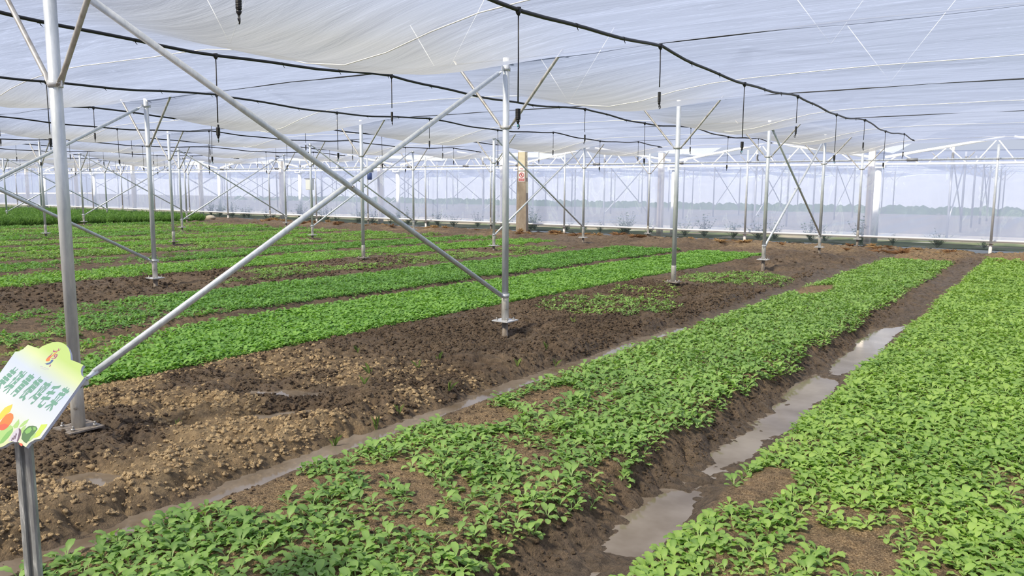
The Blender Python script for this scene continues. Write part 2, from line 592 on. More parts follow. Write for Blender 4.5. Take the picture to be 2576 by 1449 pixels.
dry_sunlit = dry_sunlit_mask(GX, GY)
floor = link('floor', fast_mesh('floor', np.stack([GX, GY, GZ], -1).reshape(-1, 3), grid_quads(len(gx), len(gy)), 'soil', True,
                                {'sand': sand.ravel(), 'wet': wetm.ravel() * (1 - dry_sunlit.ravel()), 'dry': dry_sunlit.ravel()}))
tag(floor, 'brown clodded soil floor with raised planting beds and ditches', None, None, 'structure')


def ground(x, y):
    return height(np.asarray(x, float), np.asarray(y, float))


# ground beyond the film wall
co = [(-70, 20.5, -0.2), (40, 20.5, -0.2), (40, 110, -0.2), (-150, 110, -0.2), (-150, 20.5, -0.2)]
me = bpy.data.meshes.new('ground_outside')
me.from_pydata(co, [], [(0, 1, 2, 3, 4)])
me.materials.append(MATS['far_ground'])
tag(link('ground_outside', me), 'pale ground with mulch strips beyond the film wall', None, None, 'structure')


m = mat('aisle_grass', (0.12, 0.15, 0.09), 0.95)
lk(m, ramp(m, noise(m, 1.6, 6, 0.65, mapped(m)), [(0.35, (0.055, 0.085, 0.045)), (0.6, (0.13, 0.16, 0.09)), (0.75, (0.22, 0.19, 0.13))]), m.node_tree.nodes['Principled BSDF'].inputs['Base Color'])
xs, ys = np.linspace(-96, 30, 260), np.linspace(20.5, 23.2, 14)
X, Y = np.meshgrid(xs, ys, indexing='ij')
Z = -0.19 + 0.05 * fbm(X * 1.5, Y * 1.5, 3, 65)
tag(link('ground_aisle', fast_mesh('ground_aisle', np.stack([X, Y, Z], -1).reshape(-1, 3), grid_quads(260, 14), 'aisle_grass')), 'grassy verge just outside the film wall', None, None, 'structure')


# ------------------------------------------------------------------ ceiling and walls of film
def ceil_z(x, y, want_sag=False):
    s = np.abs(np.sin(PI * y / BAY))
    dx = np.abs((x + 3) % SPAN - 3)          # distance to the nearest post row
    bay = np.floor(y / BAY)
    r = 0.75 + 0.4 * _h(bay, np.floor((x + 3) / SPAN), 5)
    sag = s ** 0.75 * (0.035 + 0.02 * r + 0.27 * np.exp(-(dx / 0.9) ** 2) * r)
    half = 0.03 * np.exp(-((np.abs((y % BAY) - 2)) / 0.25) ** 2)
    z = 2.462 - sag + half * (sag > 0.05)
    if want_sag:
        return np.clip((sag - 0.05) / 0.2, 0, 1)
    z = z + 0.022 * fbm(x * 0.55, y * 1.9, 4, 61) + 0.012 * fbm(x * 1.1 + y * 0.5, y * 6, 3, 62)
    z = z + 0.03 * np.exp(-np.minimum(y % BAY, BAY - y % BAY) / 0.1) * fbm(x * 0.9, y * 0.3, 2, 63)
    return z


cx = spaced([(-54, -12, 0.5, 0.16), (-12, 7, 0.07, 0.07), (7, 14, 0.2, 0.6)])
cy = spaced([(-9, -2, 0.4, 0.1), (-2, 8, 0.045, 0.05), (8, 20.0, 0.06, 0.09)])
CX, CY = np.meshgrid(cx, cy, indexing='ij')
CZ = ceil_z(CX, CY)
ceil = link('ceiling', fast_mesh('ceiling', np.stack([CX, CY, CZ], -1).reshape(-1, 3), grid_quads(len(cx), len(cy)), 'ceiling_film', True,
                                {'dust_shade': 0.9 * ceil_z(CX, CY, True).ravel()}))  # follows the sag: painted belly shading with some dust
tag(ceil, 'sagging translucent white plastic film ceiling', None, None, 'structure')


def sheet(name, x0, x1, y, z0, z1, m, amp, label, nx=300, nz=24, seed=1):
    xs, zs = np.linspace(x0, x1, nx), np.linspace(z0, z1, nz)
    X, Z = np.meshgrid(xs, zs, indexing='ij')
    Y = y + amp * fbm(X * 0.9, Z * 0.7, 4, seed)
    o = link(name, fast_mesh(name, np.stack([X, Y, Z], -1).reshape(-1, 3), grid_quads(nx, nz), m))
    return tag(o, label, None, None, 'structure')


sheet('wall_back', -54, 12, 20.32, 0.06, 2.06, 'wall_film', 0.05, 'hazy translucent film wall hanging from the long roller pipe')
sheet('wall_back_skirt', -54, 12, 20.36, -0.4, 0.07, 'skirt_film', 0.03, 'dirty greenish film skirt below the bottom rail', 300, 8, 3)
sheet('wall_neighbour', -80, 30, 24.6, -0.2, 2.15, 'wall_film_clear', 0.05, 'second film wall across the aisle', 200, 12, 5)
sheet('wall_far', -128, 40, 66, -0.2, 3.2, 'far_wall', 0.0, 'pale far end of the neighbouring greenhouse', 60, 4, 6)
# film roof over the aisle and the ceiling of the next house
xs = np.linspace(-96, 24, 700)
ys = np.linspace(20.45, 24.6, 26)
X, Y = np.meshgrid(xs, ys, indexing='ij')
ph = (X % SPAN) / SPAN
Z = 2.35 + 0.95 * np.sin(PI * ph) ** 0.8 + 0.04 * fbm(X * 0.8, Y * 3, 4, 71)
tag(link('roof_aisle', fast_mesh('roof_aisle', np.stack([X, Y, Z], -1).reshape(-1, 3), grid_quads(700, 26), 'roof_film')), 'wrinkled clear film roof over the aisle', None, None, 'structure')
xs, ys = np.linspace(-130, 40, 560), np.linspace(24.7, 67, 160)
X, Y = np.meshgrid(xs, ys, indexing='ij')
Z = ceil_z(X, Y - 25)
tag(link('ceiling_neighbour', fast_mesh('ceiling_neighbour', np.stack([X, Y, Z], -1).reshape(-1, 3), grid_quads(560, 160), 'ceiling_film')), 'film ceiling of the neighbouring greenhouse', None, None, 'structure')

# ------------------------------------------------------------------ steel frame
pole_me = MB().tube([(0, 0, 0.22), (0, 0, 2.448)], 0.031, 20).mesh('pole', 'galvanized')
plain_pole_me = MB().tube([(0, 0, -0.3), (0, 0, 3.0)], 0.029, 10).mesh('pole', 'galvanized')
sleeve_me = MB().tube([(0, 0, 0.004), (0, 0, 0.215), (0, 0, 0.225)], [0.0345, 0.0345, 0.032], 20).mesh('sleeve', 'galvanized_sleeve')
foot_me = MB().tube([(0, 0, -0.55), (0, 0, -0.006)], 0.029, 14).mesh('foot', 'dirty_steel')


def ring(z, r=0.0365, h=0.034, ears=1):
    b_ = MB().tube([(0, 0, z - h / 2), (0, 0, z + h / 2)], r, 20)
    for s in (-1, 1):
        if ears == 1:
            b_.box((s * (r + 0.014), 0, z), (0.032, 0.007, h))
        else:
            b_.box((0, s * (r + 0.014), z), (0.007, 0.032, h))
    return b_


collar_me = ring(1.82).mesh('collar', 'galvanized_clean')
bolt_me = MB().tube([(0, -0.012, 0), (0, 0.012, 0)], 0.008, 6).tube([(0, -0.02, 0), (0, 0.02, 0)], 0.004, 6).mesh('bolt', 'bolt_steel')
top_collar_me = ring(2.35, ears=2).mesh('collar', 'galvanized_clean')
low_collar_me = ring(0.24, ears=2).mesh('collar', 'galvanized_clean')


def strut_mesh(s):
    a, b_ = Vector((s * 0.05, 0, 1.82)), Vector((s * 0.60, 0, 2.455))
    d = (b_ - a).normalized()
    pts = [a - d * 0.015, a + d * 0.03, a + d * 0.07, b_ - d * 0.07, b_ - d * 0.03, b_ + d * 0.02]
    fl, rd = (0.018, 0.004), (0.0135, 0.0135)
    return MB().tube(pts, [fl, fl, rd, rd, fl, fl], 12).mesh('strut', 'strut_tube')


strut_me = [strut_mesh(-1), strut_mesh(1)]
plate = MB().box((0, 0, 0), (0.185, 0.185, 0.009))
plate.box((0, 0.016, -0.012), (0.12, 0.12, 0.008))
plate_me = plate.mesh('base_plate', 'galvanized_clean')
plate_mud_me = plate.mesh('base_plate', 'dirty_steel')
nut_me = MB().tube([(0, 0, 0), (0, 0, 0.014)], 0.011, 6).tube([(0, 0, 0.014), (0, 0, 0.026)], 0.006, 6).mesh('nut', 'bolt_steel')
pin_me = MB().tube([(0, -0.046, 0), (0, 0.046, 0)], 0.005, 6).tube([(0, -0.044, 0), (0, -0.036, 0)], 0.010, 6).mesh('pin', 'bolt_steel')


def post(loc, label, group, braced=(), muddy=False, detail=True, tilt=0.0):
    t = empty('support_post', loc, 0)
    t.rotation_euler = (tilt, 0, 0)
    tag(t, label, 'post', group)
    if detail:
        link('pole', pole_me, t)
        link('sleeve', sleeve_me, t)
        link('foot', foot_me, t)
        pl = link('base_plate', plate_mud_me if muddy else plate_me, t)
        for sx in (-1, 1):
            for sy in (-1, 1):
                link('nut', nut_me, pl, (sx * 0.058, sy * 0.058, 0.004))
        link('pin', pin_me, t, (0, 0, 0.115), (0, 0, 0.9))
        c = link('collar', collar_me, t)
        for s in (-1, 1):
            link('bolt', bolt_me, c, (s * 0.052, 0, 1.82))
        if 'top' in braced:
            link('collar', top_collar_me, t)
        if 'low' in braced:
            link('collar', low_collar_me, t)
    else:
        link('pole', plain_pole_me, t)
        link('collar', collar_me, t)
    link('strut', strut_me[0], t)
    link('strut', strut_me[1], t)
    return t


ROWNAME = ['the near post row'] + ['the %s post row from the sign' % w for w in ('second', 'third', 'fourth', 'fifth', 'sixth', 'seventh', 'eighth', 'ninth')]
SPECIAL = {(0, 0): 'thick galvanized steel post on a muddy base plate beside the vegetable sign',
           (0, 1): 'galvanized post on a raised plate where the large cross brace ends in mud',
           (0, 2): 'galvanized post without any brace, plate flat on soil between weedy patches',
           (0, 3): 'galvanized post at the sign side of the small cross brace in the near row',
           (0, 4): 'galvanized post at the wall side of the small cross brace in the near row',
           (0, 5): 'galvanized wall post in front of a cream concrete column, ending the near row'}
for k in range(9):
    for n_ in range(6):
        x, y = -SPAN * k, BAY * n_
        if not (seen((x, y, 0)) or seen((x, y, 1.8))):
            continue
        br = {0: ('top', 'low'), 1: ('top', 'low'), 3: ('top', 'low'), 4: ('top', 'low')}.get(n_, ())
        lab = SPECIAL.get((k, n_)) if k == 0 else None
        if not lab:
            lab = ('cross-braced galvanized post in ' if br else ('galvanized wall post ending ' if n_ == 5 else 'plain galvanized post without braces in ')) + ROWNAME[k]
        post((x, y, POST_DZ.get((k, n_), 0)), lab, None if lab in SPECIAL.values() else 'posts in ' + ROWNAME[k], br, (k, n_) in ((0, 0), (0, 2), (1, 2), (2, 2)))
# wall posts halfway between the rows
for j in range(9):
    x = 3 - SPAN * j
    t = empty('wall_post', (x, 20, 0))
    tag(t, 'wall post with a dark reddish plate and a pale foot beside the ditch end' if j == 0 else 'thin galvanized wall post halfway between two post rows', 'post', None if j == 0 else 'wall posts between the rows')
    pm = MB().tube([(0, 0, 0.0), (0, 0, 2.36)], 0.03, 14).mesh('pole', 'galvanized') if j == 0 else pm
    link('pole', pm, t)
    link('foot', MB().tube([(0, 0, -0.5), (0, 0, 0)], 0.037, 12).mesh('foot', 'concrete') if j == 0 else bpy.data.meshes['foot.001'], t)
    link('base_plate', plate_mud_me, t)
    link('collar', ring(2.03, 0.036, 0.05, 2).mesh('collar', 'galvanized_clean') if j == 0 else bpy.data.meshes['collar.003'], t)


def brace(x, y0, y1, up, dx, label, group, bolt=False):
    z0, z1 = (0.24, 2.35) if up else (2.33, 0.25)
    a, b_ = Vector((x + dx, y0 + 0.055, z0)), Vector((x + dx, y1 - 0.055, z1))
    t = empty('diagonal_brace', (x, y0, 0))
    t.location = a
    tag(t, label, 'brace', group)
    d = (b_ - a)
    L, d = d.length, d.normalized()
    link('tube', MB().tube([d * 0.06, d * (L * 0.5), d * (L - 0.06)], 0.0205, 16).mesh('tube', 'galvanized'), t)
    for s, e in ((0.0, 0.075), (L, L - 0.075)):
        q = MB().tube([d * s, d * (s + (e - s) * 0.5), d * e], [(0.026, 0.005), (0.026, 0.006), (0.0206, 0.0206)], 14)
        l_ = q.build('flattened_end', 'galvanized', t)
        link('bolt', bolt_me, l_, d * (s + (e - s) * 0.2), (0, 0, PI / 2))
    if bolt:
        link('centre_bolt', MB().tube([(-0.10, 0, 0), (0.03, 0, 0)], 0.006, 6).tube([(0.02, 0, 0), (0.032, 0, 0)], 0.011, 6).mesh('centre_bolt', 'bolt_steel'), t, d * (L / 2))
    return t


for k in range(9):
    for n_ in (0, 3):
        x = -SPAN * k
        if not (seen((x, BAY * n_ + 4, 1)) and proj((x, BAY * n_ + 4, 1))[0] > -60):
            continue
        if k == 0:
            w = 'large' if n_ == 0 else 'small'
            la = f'steel tube of the {w} near-row cross brace rising away from the vegetable sign'
            lb = f'steel tube of the {w} near-row cross brace falling away from the vegetable sign'
        else:
            w = 'wall-end brace tube' if n_ == 3 else 'sign-end brace tube'
            la = w + ' rising towards the film wall, ' + ROWNAME[k]
            lb = w + ' falling towards the film wall, ' + ROWNAME[k]
        g = None if k == 0 else 'cross braces of ' + ROWNAME[k]
        brace(x, BAY * n_, BAY * n_ + 4, True, -0.012, la, g)
        brace(x, BAY * n_, BAY * n_ + 4, False, 0.036, lb, g, True)

# struts of the roof above the ceiling film
web_me = MB().tube([(2.9, 0, 4.39), (1.9, 0, 3.0)], 0.006, 6).tube([(1.9, 0, 3.0), (1.2, 0, 3.95)], 0.006, 6).mesh('web_strut', 'galvanized')
for k in range(0, 2):
    for n_ in range(1, 4):
        t = link('roof_strut', web_me, None, (-SPAN * k, BAY * n_, 0))
        tag(t, 'pair of thin roof struts faintly seen through the ceiling film', 'strut', 'roof struts above the film')

# ------------------------------------------------------------------ wires, strings, pipes, sprinklers
for n_ in range(0, 6):
    y = BAY * n_
    pts = []
    for x in np.arange(-50, 10.01, 0.5):
        dx = abs((x + 3) % SPAN - 3)
        pts.append((x, y + 0.01 * math.sin(x * 1.3 + n_), 2.470 - 0.012 * math.sin(PI * max(0, dx - 0.6) / 4.8 * 2) if dx > 0.6 else 2.462))
    tag(MB().tube(pts, 0.0075, 6).build('support_wire', 'black_wire'), ['black support wire over the post beside the vegetable sign', 'black support wire over the post with the raised plate', 'black support wire over the unbraced near-row post',
        'black support wire over the sign-side post of the small cross brace', 'black support wire over the wall-side post of the small cross brace', 'black support wire along the top of the film wall'][n_], 'wire')
for n_ in range(0, 5):
    y = BAY * n_ + 2
    pts = [(x, y + 0.03 * math.sin(x * 0.5 + n_), float(ceil_z(np.array(x), np.array(y))) - 0.012) for x in np.arange(-50, 9.01, 0.4)]
    tag(MB().tube(pts, 0.0042, 6).build('support_string', 'white_string'), ['white string under the film above the large cross brace', 'white string under the film in the second bay from the sign', 'white string under the film in the third bay from the sign',
        'white string under the film above the small cross brace', 'white string under the film in the bay next to the wall'][n_], 'string')

drop_me = {}
for kind, ln in (('short', 0.50), ('long', 0.70)):
    wl = 0.075 if kind == 'short' else 0.062
    wr = 0.0125 if kind == 'short' else 0.0165
    tube = MB().tube([(0, 0, 0), (0.003, 0, -ln * 0.4), (0, 0, -(ln - 0.1 - wl))], 0.0045, 8).mesh('dropper_tube', 'black_plastic')
    q = MB()
    zt = -(ln - 0.06 - wl)
    prof = [(0.004, 0.002), (wr * 0.9, 0.0)]
    ribs = 12
    for i in range(ribs):
        prof += [(wr, -wl * (i + 0.15) / ribs), (wr, -wl * (i + 0.6) / ribs), (wr * 0.88, -wl * (i + 0.75) / ribs), (wr * 0.88, -wl * (i + 0.95) / ribs)]
    prof += [(wr, -wl), (wr * 0.8, -wl - 0.003), (0.006, -wl - 0.004)]
    q.tube([(0, 0, zt + z) for r, z in prof], [r for r, z in prof], 14)
    weight = q.mesh('weight', 'black_plastic')
    zb = zt - wl
    q = MB().tube([(0, 0, zb), (0, 0, zb - 0.008), (0, 0, zb - 0.014), (0, 0, zb - 0.022), (0, 0, zb - 0.030)], [0.006, 0.011, 0.011, 0.006, 0.004], 10)
    head = q.mesh('sprinkler_head', 'black_plastic')
    pts = [(0.0, 0, zb - 0.026), (0.010, 0, zb - 0.028), (0.017, 0, zb - 0.038), (0.018, 0, zb - 0.050), (0.012, 0, zb - 0.056), (0.0, 0, zb - 0.057)]
    arm = MB().tube(pts, 0.0032, 6).mesh('bridge_arm', 'black_plastic')
    noz = MB().tube([(0, 0, zb - 0.030), (0, 0, zb - 0.036), (0, 0, zb - 0.040), (0, 0, zb - 0.048)], [0.0025, 0.006, 0.006, 0.0028], 8).mesh('nozzle', 'nozzle_blue' if kind == 'long' else 'black_plastic')
    drop_me[kind] = (tube, weight, head, arm, noz)

saddle_me = MB().tube([(0, 0, 0.016), (0, 0, -0.016), (0, 0, -0.03)], [0.017, 0.017, 0.007], 8).mesh('saddle', 'black_plastic')
PIPES = [1.55 - 3 * j for j in range(-1, 15)]
PIPELAB = {0: 'the pipe along the far edge of the right-hand bed', 1: 'the pipe above the bed left of the wide wet ditch', 2: 'the pipe above the lush bed behind the large cross brace', 3: 'the pipe between the near and second post rows'}


clip_me = MB().tube([(0.003, -0.014, -0.008), (0, -0.012, 0), (0, 0.012, 0), (0.003, 0, -0.010), (0.008, 0.006, -0.026), (0.004, 0.016, -0.030)], [0.003, 0.0148, 0.0148, 0.004, 0.0025, 0.0025], 8).mesh('clip', 'black_plastic')


def pipe_z(y):
    s = math.sin(PI * ((y % BAY) / BAY))
    return 2.425 - 0.075 * s


for j, x in enumerate(PIPES):
    if x > 4.4:
        continue
    where = PIPELAB.get(j) or ('a pipe between the second and third post rows' if x > -12 else 'a far pipe beyond the third post row')
    y1 = 17.4 if j % 2 else 17.0
    ys = np.arange(-3.0, y1, 0.25)
    t = empty('irrigation_pipe', (x, 0, 0))
    tag(t, 'black irrigation pipe: ' + where if j in PIPELAB else 'black irrigation pipe hanging under the film, ' + ('between the second and third post rows' if x > -12 else 'beyond the third post row'), 'pipe', None if j in PIPELAB else 'far irrigation pipes')
    pts = [(0.012 * math.sin(y * 2.1 + j), y, pipe_z(y) + 0.006 * math.sin(y * 5 + j)) for y in ys]
    MB().tube(pts, 0.0125, 10).build('tube', 'black_plastic', t)
    MB().tube([(0, y1 - 0.25, pipe_z(y1)), (0, y1 - 0.12, pipe_z(y1)), (0.0, y1, pipe_z(y1) - 0.005)], [0.017, 0.017, 0.013], 8).build('end_plug', 'black_plastic', t)
    for y in np.arange(-1.4, 16.5, 0.67):
        if seen((x, y, 2.4), 20) and proj((x, y, 2.4))[2] < 13:
            link('clip', clip_me, t, (0.012 * math.sin(y * 2.1 + j), y, pipe_z(y) + 0.006 * math.sin(y * 5 + j)))
    for y in range(0, 17, 2):
        if not seen((x, y, 1.9), 120) or proj((x, y, 1.9))[1] < -300:
            continue
        kind = 'short' if y % 4 == 0 else 'long'
        yy = y + random.uniform(-0.05, 0.05)
        s = empty('hanging_sprinkler', (x + 0.012 * math.sin(yy * 2.1 + j), yy, pipe_z(yy) + 0.006 * math.sin(yy * 5 + j)))
        s.rotation_euler = (random.uniform(-0.012, 0.012), random.uniform(-0.012, 0.012), random.uniform(0, 6.28) if y > 4 else -0.5)
        tag(s, ('short slim-weighted sprinkler on ' if kind == 'short' else 'long fat-weighted sprinkler on ') + where, 'sprinkler', 'sprinklers on ' + where)
        a = drop_me[kind]
        link('saddle', saddle_me, s)
        link('dropper_tube', a[0], s)
        link('weight', a[1], s)
        h = link('sprinkler_head', a[2], s)
        link('bridge_arm', a[3], h)
        link('nozzle', a[4], h)

# ------------------------------------------------------------------ film wall fittings
t = empty('roller_pipe', (0, 20.13, 2.03))
tag(t, 'long galvanized roller pipe with couplings along the top of the film wall', 'pipe')
MB().tube([(-52, 0, 0), (12, 0, 0)], 0.024, 14).build('tube', 'galvanized', t)
cp = MB().tube([(-0.13, 0, 0), (-0.12, 0, 0), (0.12, 0, 0), (0.13, 0, 0)], [0.03, 0.043, 0.043, 0.03], 14).mesh('coupling', 'motor_grey')
for x in [1.15, -5.1, -7.9, -10.9, -13.2, -15.9, -19.6, -23.6, -27.5, -31.8, -37.0]:
    link('coupling', cp, t, (x, 0, 0))
tag(MB().tube([(-52, 20.24, 0.05), (12, 20.24, 0.05)], 0.03, 10).build('bottom_rail', 'rail_grey'), 'pale straight rail pressing the film wall above its greenish skirt', 'rail')
for k in range(0, 9):
    q = MB()
    q.add([(sx * w, sy * w, z) for z, w in ((-0.5, 0.078), (2.36, 0.074)) for sx, sy in ((-1, -1), (1, -1), (1, 1), (-1, 1))], [(0, 1, 5, 4), (1, 2, 6, 5), (2, 3, 7, 6), (3, 0, 4, 7), (4, 5, 6, 7)])
    if k == 0:
        colm = q.mesh('concrete_column', 'concrete')
    o = link('concrete_column', colm, None, (-SPAN * k + 0.13, 20.56, 0))
    tag(o, 'square cream concrete column behind the film wall where the near post row ends' if k == 0 else 'square cream concrete column behind the film wall at a post row end', 'column', None if k == 0 else 'concrete columns along the wall')
# aisle: white columns with caps, beam and trusses
cm = MB().tube([(0, 0, -0.3), (0, 0, 1.86)], 0.085, 16).mesh('shaft', 'white_paint')
capm = MB().box((0, 0, 1.91), (0.34, 0.30, 0.08)).box((0, 0, 1.98), (0.24, 0.40, 0.05)).mesh('cap', 'white_paint')
trm = MB().tube([(0.15, 0, 2.16), (2.9, 0, 2.62)], 0.035, 8).tube([(5.85, 0, 2.16), (3.1, 0, 2.62)], 0.035, 8)
trm = trm.mesh('top_chord', 'white_paint')
wbm = MB()
for i in range(5):
    x0 = 0.55 + i * 1.1
    zt = 2.16 + (2.62 - 2.16) * (1 - abs(x0 + 0.0 - 3) / 3)
    wbm.tube([(x0, 0, zt), (x0 + 0.45, 0, 1.98)], 0.014, 6).tube([(x0, 0, zt), (x0 - 0.45, 0, 1.98)], 0.014, 6)
wbm = wbm.mesh('web', 'white_paint')
btm = MB().tube([(0.1, 0, 1.97), (5.9, 0, 1.97)], 0.03, 8).mesh('bottom_chord', 'white_paint')
for k in range(-1, 9):
    t = empty('aisle_column', (-SPAN * k + 0.12, 21.6, 0))
    tag(t, 'round white column with a square cap standing just behind the film wall', 'column', 'white aisle columns')
    link('shaft', cm, t)
    link('cap', capm, t)
    t = empty('roof_truss', (-SPAN * k + 0.12, 21.6, 0))
    tag(t, 'white lattice roof truss over the aisle behind the film wall', 'truss', 'white aisle trusses')
    link('top_chord', trm, t)
    link('web', wbm, t)
    link('bottom_chord', btm, t)
# posts of the next greenhouse
galv('galvanized_dull', (0.20, 0.21, 0.23), (0.30, 0.31, 0.33), 0.6)
nb_pole = MB().tube([(0, 0, -0.2), (0, 0, 2.6)], 0.036, 8).mesh('pole', 'galvanized_dull')
nb_br = MB().tube([(0, 0, 0.24), (0, 4, 2.35)], 0.022, 6).mesh('tube', 'galvanized_dull')
nb_br2 = MB().tube([(0, 0, 2.35), (0, 4, 0.24)], 0.022, 6).mesh('tube', 'galvanized_dull')
for k in range(-2, 11):
    for n_ in range(0, 8):
        p = (-SPAN * k + 1.5, 25.5 + BAY * n_, 0)
        if not seen(p, 40):
            continue
        t = empty('support_post', p)
        tag(t, 'hazy galvanized post of the neighbouring greenhouse seen through the film wall', 'post', 'posts of the neighbouring greenhouse')
        link('pole', nb_pole, t)
        link('strut', strut_me[0], t)
        link('strut', strut_me[1], t)
        if n_ in (0, 3):
            for me_ in (nb_br, nb_br2):
                tag(link('diagonal_brace', me_, None, p), 'hazy cross brace of the neighbouring greenhouse seen through the film wall', 'brace', 'braces of the neighbouring greenhouse')

# electricity pole with its signs, in front of the film
SX, SY = -10.36, 19.55
q = MB()
rz = 0.35
for z, w in ((-0.6, 0.20), (2.5, 0.1424)):
    for a in range(4):
        an = rz + PI / 4 + a * PI / 2
        q.v.append((math.cos(an) * w * 1.28, math.sin(an) * w * 1.28, z))
q.f = [(0, 1, 5, 4), (1, 2, 6, 5), (2, 3, 7, 6), (3, 0, 4, 7), (4, 5, 6, 7)]
q.s = [False] * 5
pole = q.build('concrete_pole', 'concrete_pole', None, (SX, SY, 0))
tag(pole, 'stout weathered concrete pole with painted writing and a prohibition sign, standing inside the film wall', 'pole')


def text_mesh(body, size, m, bold=0.0):
    c = bpy.data.curves.new('txt', 'FONT')
    c.body = body
    c.size = size
    c.align_x = 'CENTER'
    c.align_y = 'CENTER'
    c.offset = bold
    o = bpy.data.objects.new('txt', c)
    COL.objects.link(o)
    dg = bpy.context.evaluated_depsgraph_get()
    ev = o.evaluated_get(dg)
    src = ev.to_mesh()
    vs = [v.co.copy() for v in src.vertices]
    fs = [tuple(p_.vertices) for p_ in src.polygons]
    ev.to_mesh_clear()
    bpy.data.objects.remove(o)
    bpy.data.curves.remove(c)
    me_ = bpy.data.meshes.new('writing')
    me_.from_pydata(vs, [], fs)
    me_.materials.append(MATS[m])
    return me_


def face_pt(face, u, z, off):
    """point on a side of the tapering pole: u across, z up"""
    an = rz + face * PI / 2
    w = (0.20 + (0.135 - 0.20) * (z + 0.6) / 3.5) * 1.28 * math.cos(PI / 4)
    return Vector((math.cos(an) * (w + off) - math.sin(an) * u, math.sin(an) * (w + off) + math.cos(an) * u, z))


best = sorted(range(4), key=lambda f_: -Vector((math.cos(rz + f_ * PI / 2), math.sin(rz + f_ * PI / 2), 0)).dot(CC - Vector((SX, SY, 1.3))))
FA, FB = best[0], best[1]
if proj(Vector((SX, SY, 1)) + face_pt(FA, 0, 1, 0))[0] > proj(Vector((SX, SY, 1)) + face_pt(FB, 0, 1, 0))[0]:
    FL, FR = FB, FA
else:
    FL, FR = FA, FB


def face_quad(face, u0, u1, z0, z1, off, m, name, parent):
    q_ = MB().add([face_pt(face, u, z, o_) for o_ in (-0.004, off) for u, z in ((u0, z0), (u1, z0), (u1, z1), (u0, z1))], [(4, 5, 6, 7), (3, 2, 1, 0), (0, 1, 5, 4), (1, 2, 6, 5), (2, 3, 7, 6), (3, 0, 4, 7)])
    return q_.build(name, m, parent)


def face_text(face, me_, u, z, off, parent, name='writing'):
    an = rz + face * PI / 2
    M = Matrix(((-math.sin(an), 0, math.cos(an)), (math.cos(an), 0, math.sin(an)), (0, 1, 0)))
    o = link(name, me_, parent, face_pt(face, u, z, off))
    o.rotation_euler = M.to_euler()
    return o


tag(face_quad(FR, -0.11, 0.15, 1.10, 1.47, 0.002, 'sunlit_cream', 'sun_patch', pole), 'cream patch on the pole with sunlight painted into its colour')  # sun patches on the pole, painted as pale quads
tag(face_quad(FR, -0.12, 0.12, 1.60, 2.48, 0.002, 'sunlit_cream', 'sun_patch', pole), 'cream upper side painted as sunlit')
tag(face_quad(FL, -0.11, 0.11, 1.95, 2.48, 0.002, 'sunlit_cream', 'sun_patch', pole), 'cream upper side painted as sunlit')
for i, ch in enumerate('高压线路'):
    face_text(FR, text_mesh(ch, 0.085, 'ink'), -0.01, 2.28 - i * 0.095, 0.005, pole)
ws = empty('warning_sign', Vector((SX, SY, 0)))
tag(ws, 'white prohibition sign with a red crossed circle and red band on the concrete pole', 'sign')
face_quad(FL, -0.10, 0.11, 1.47, 1.80, 0.006, 'sign_white', 'board', ws)
q = MB()
for i in range(24):
    a0, a1 = 2 * PI * i / 24, 2 * PI * (i + 1) / 24
    q.add([face_pt(FL, 0.005 + r * math.cos(a), 1.685 + r * math.sin(a), 0.009) for r, a in ((0.062, a0), (0.082, a0), (0.082, a1), (0.062, a1))], [(0, 1, 2, 3)])
q.add([face_pt(FL, 0.005 + s * 0.062 * 0.72 + t_ * 0.008, 1.685 - s * 0.062 * 0.72 + t_ * 0.008, 0.009) for s, t_ in ((-1, -1), (1, -1), (1, 1), (-1, 1))], [(0, 1, 2, 3)])
q.build('red_ring', 'sign_red', ws)
q = MB()
for (u0, z0, u1, z1, w) in ((0, 0.035, 0, -0.005, 0.010), (0, -0.005, -0.018, -0.045, 0.006), (0, -0.005, 0.018, -0.042, 0.006), (0, 0.02, 0.03, 0.04, 0.005), (-0.0, 0.018, -0.028, 0.0, 0.005), (0, 0.052, 0, 0.04, 0.010)):
    d = Vector((u1 - u0, z1 - z0)).normalized()
    q.add([face_pt(FL, 0.005 + a + s * d.y * w, 1.685 + c_ - s * d.x * w, 0.0075) for a, c_, s in ((u0, z0, -1), (u0, z0, 1), (u1, z1, 1), (u1, z1, -1))], [(0, 1, 2, 3)])
q.build('climbing_figure', 'ink', ws)
bd = face_quad(FL, -0.085, 0.095, 1.49, 1.575, 0.009, 'sign_red', 'red_band', ws)
face_text(FL, text_mesh('禁止攀登', 0.036, 'sign_white'), 0.005, 1.552, 0.011, ws)
face_text(FL, text_mesh('高压危险', 0.036, 'sign_white'), 0.005, 1.513, 0.011, ws)
ns = empty('number_plate', Vector((SX, SY, 0)))
tag(ns, 'small white plate with red writing above the prohibition sign', 'sign')
face_quad(FL, -0.11, 0.11, 1.83, 1.98, 0.006, 'sign_white', 'board', ns)
face_text(FL, text_mesh('402', 0.07, 'sign_red'), 0.01, 1.89, 0.009, ns)

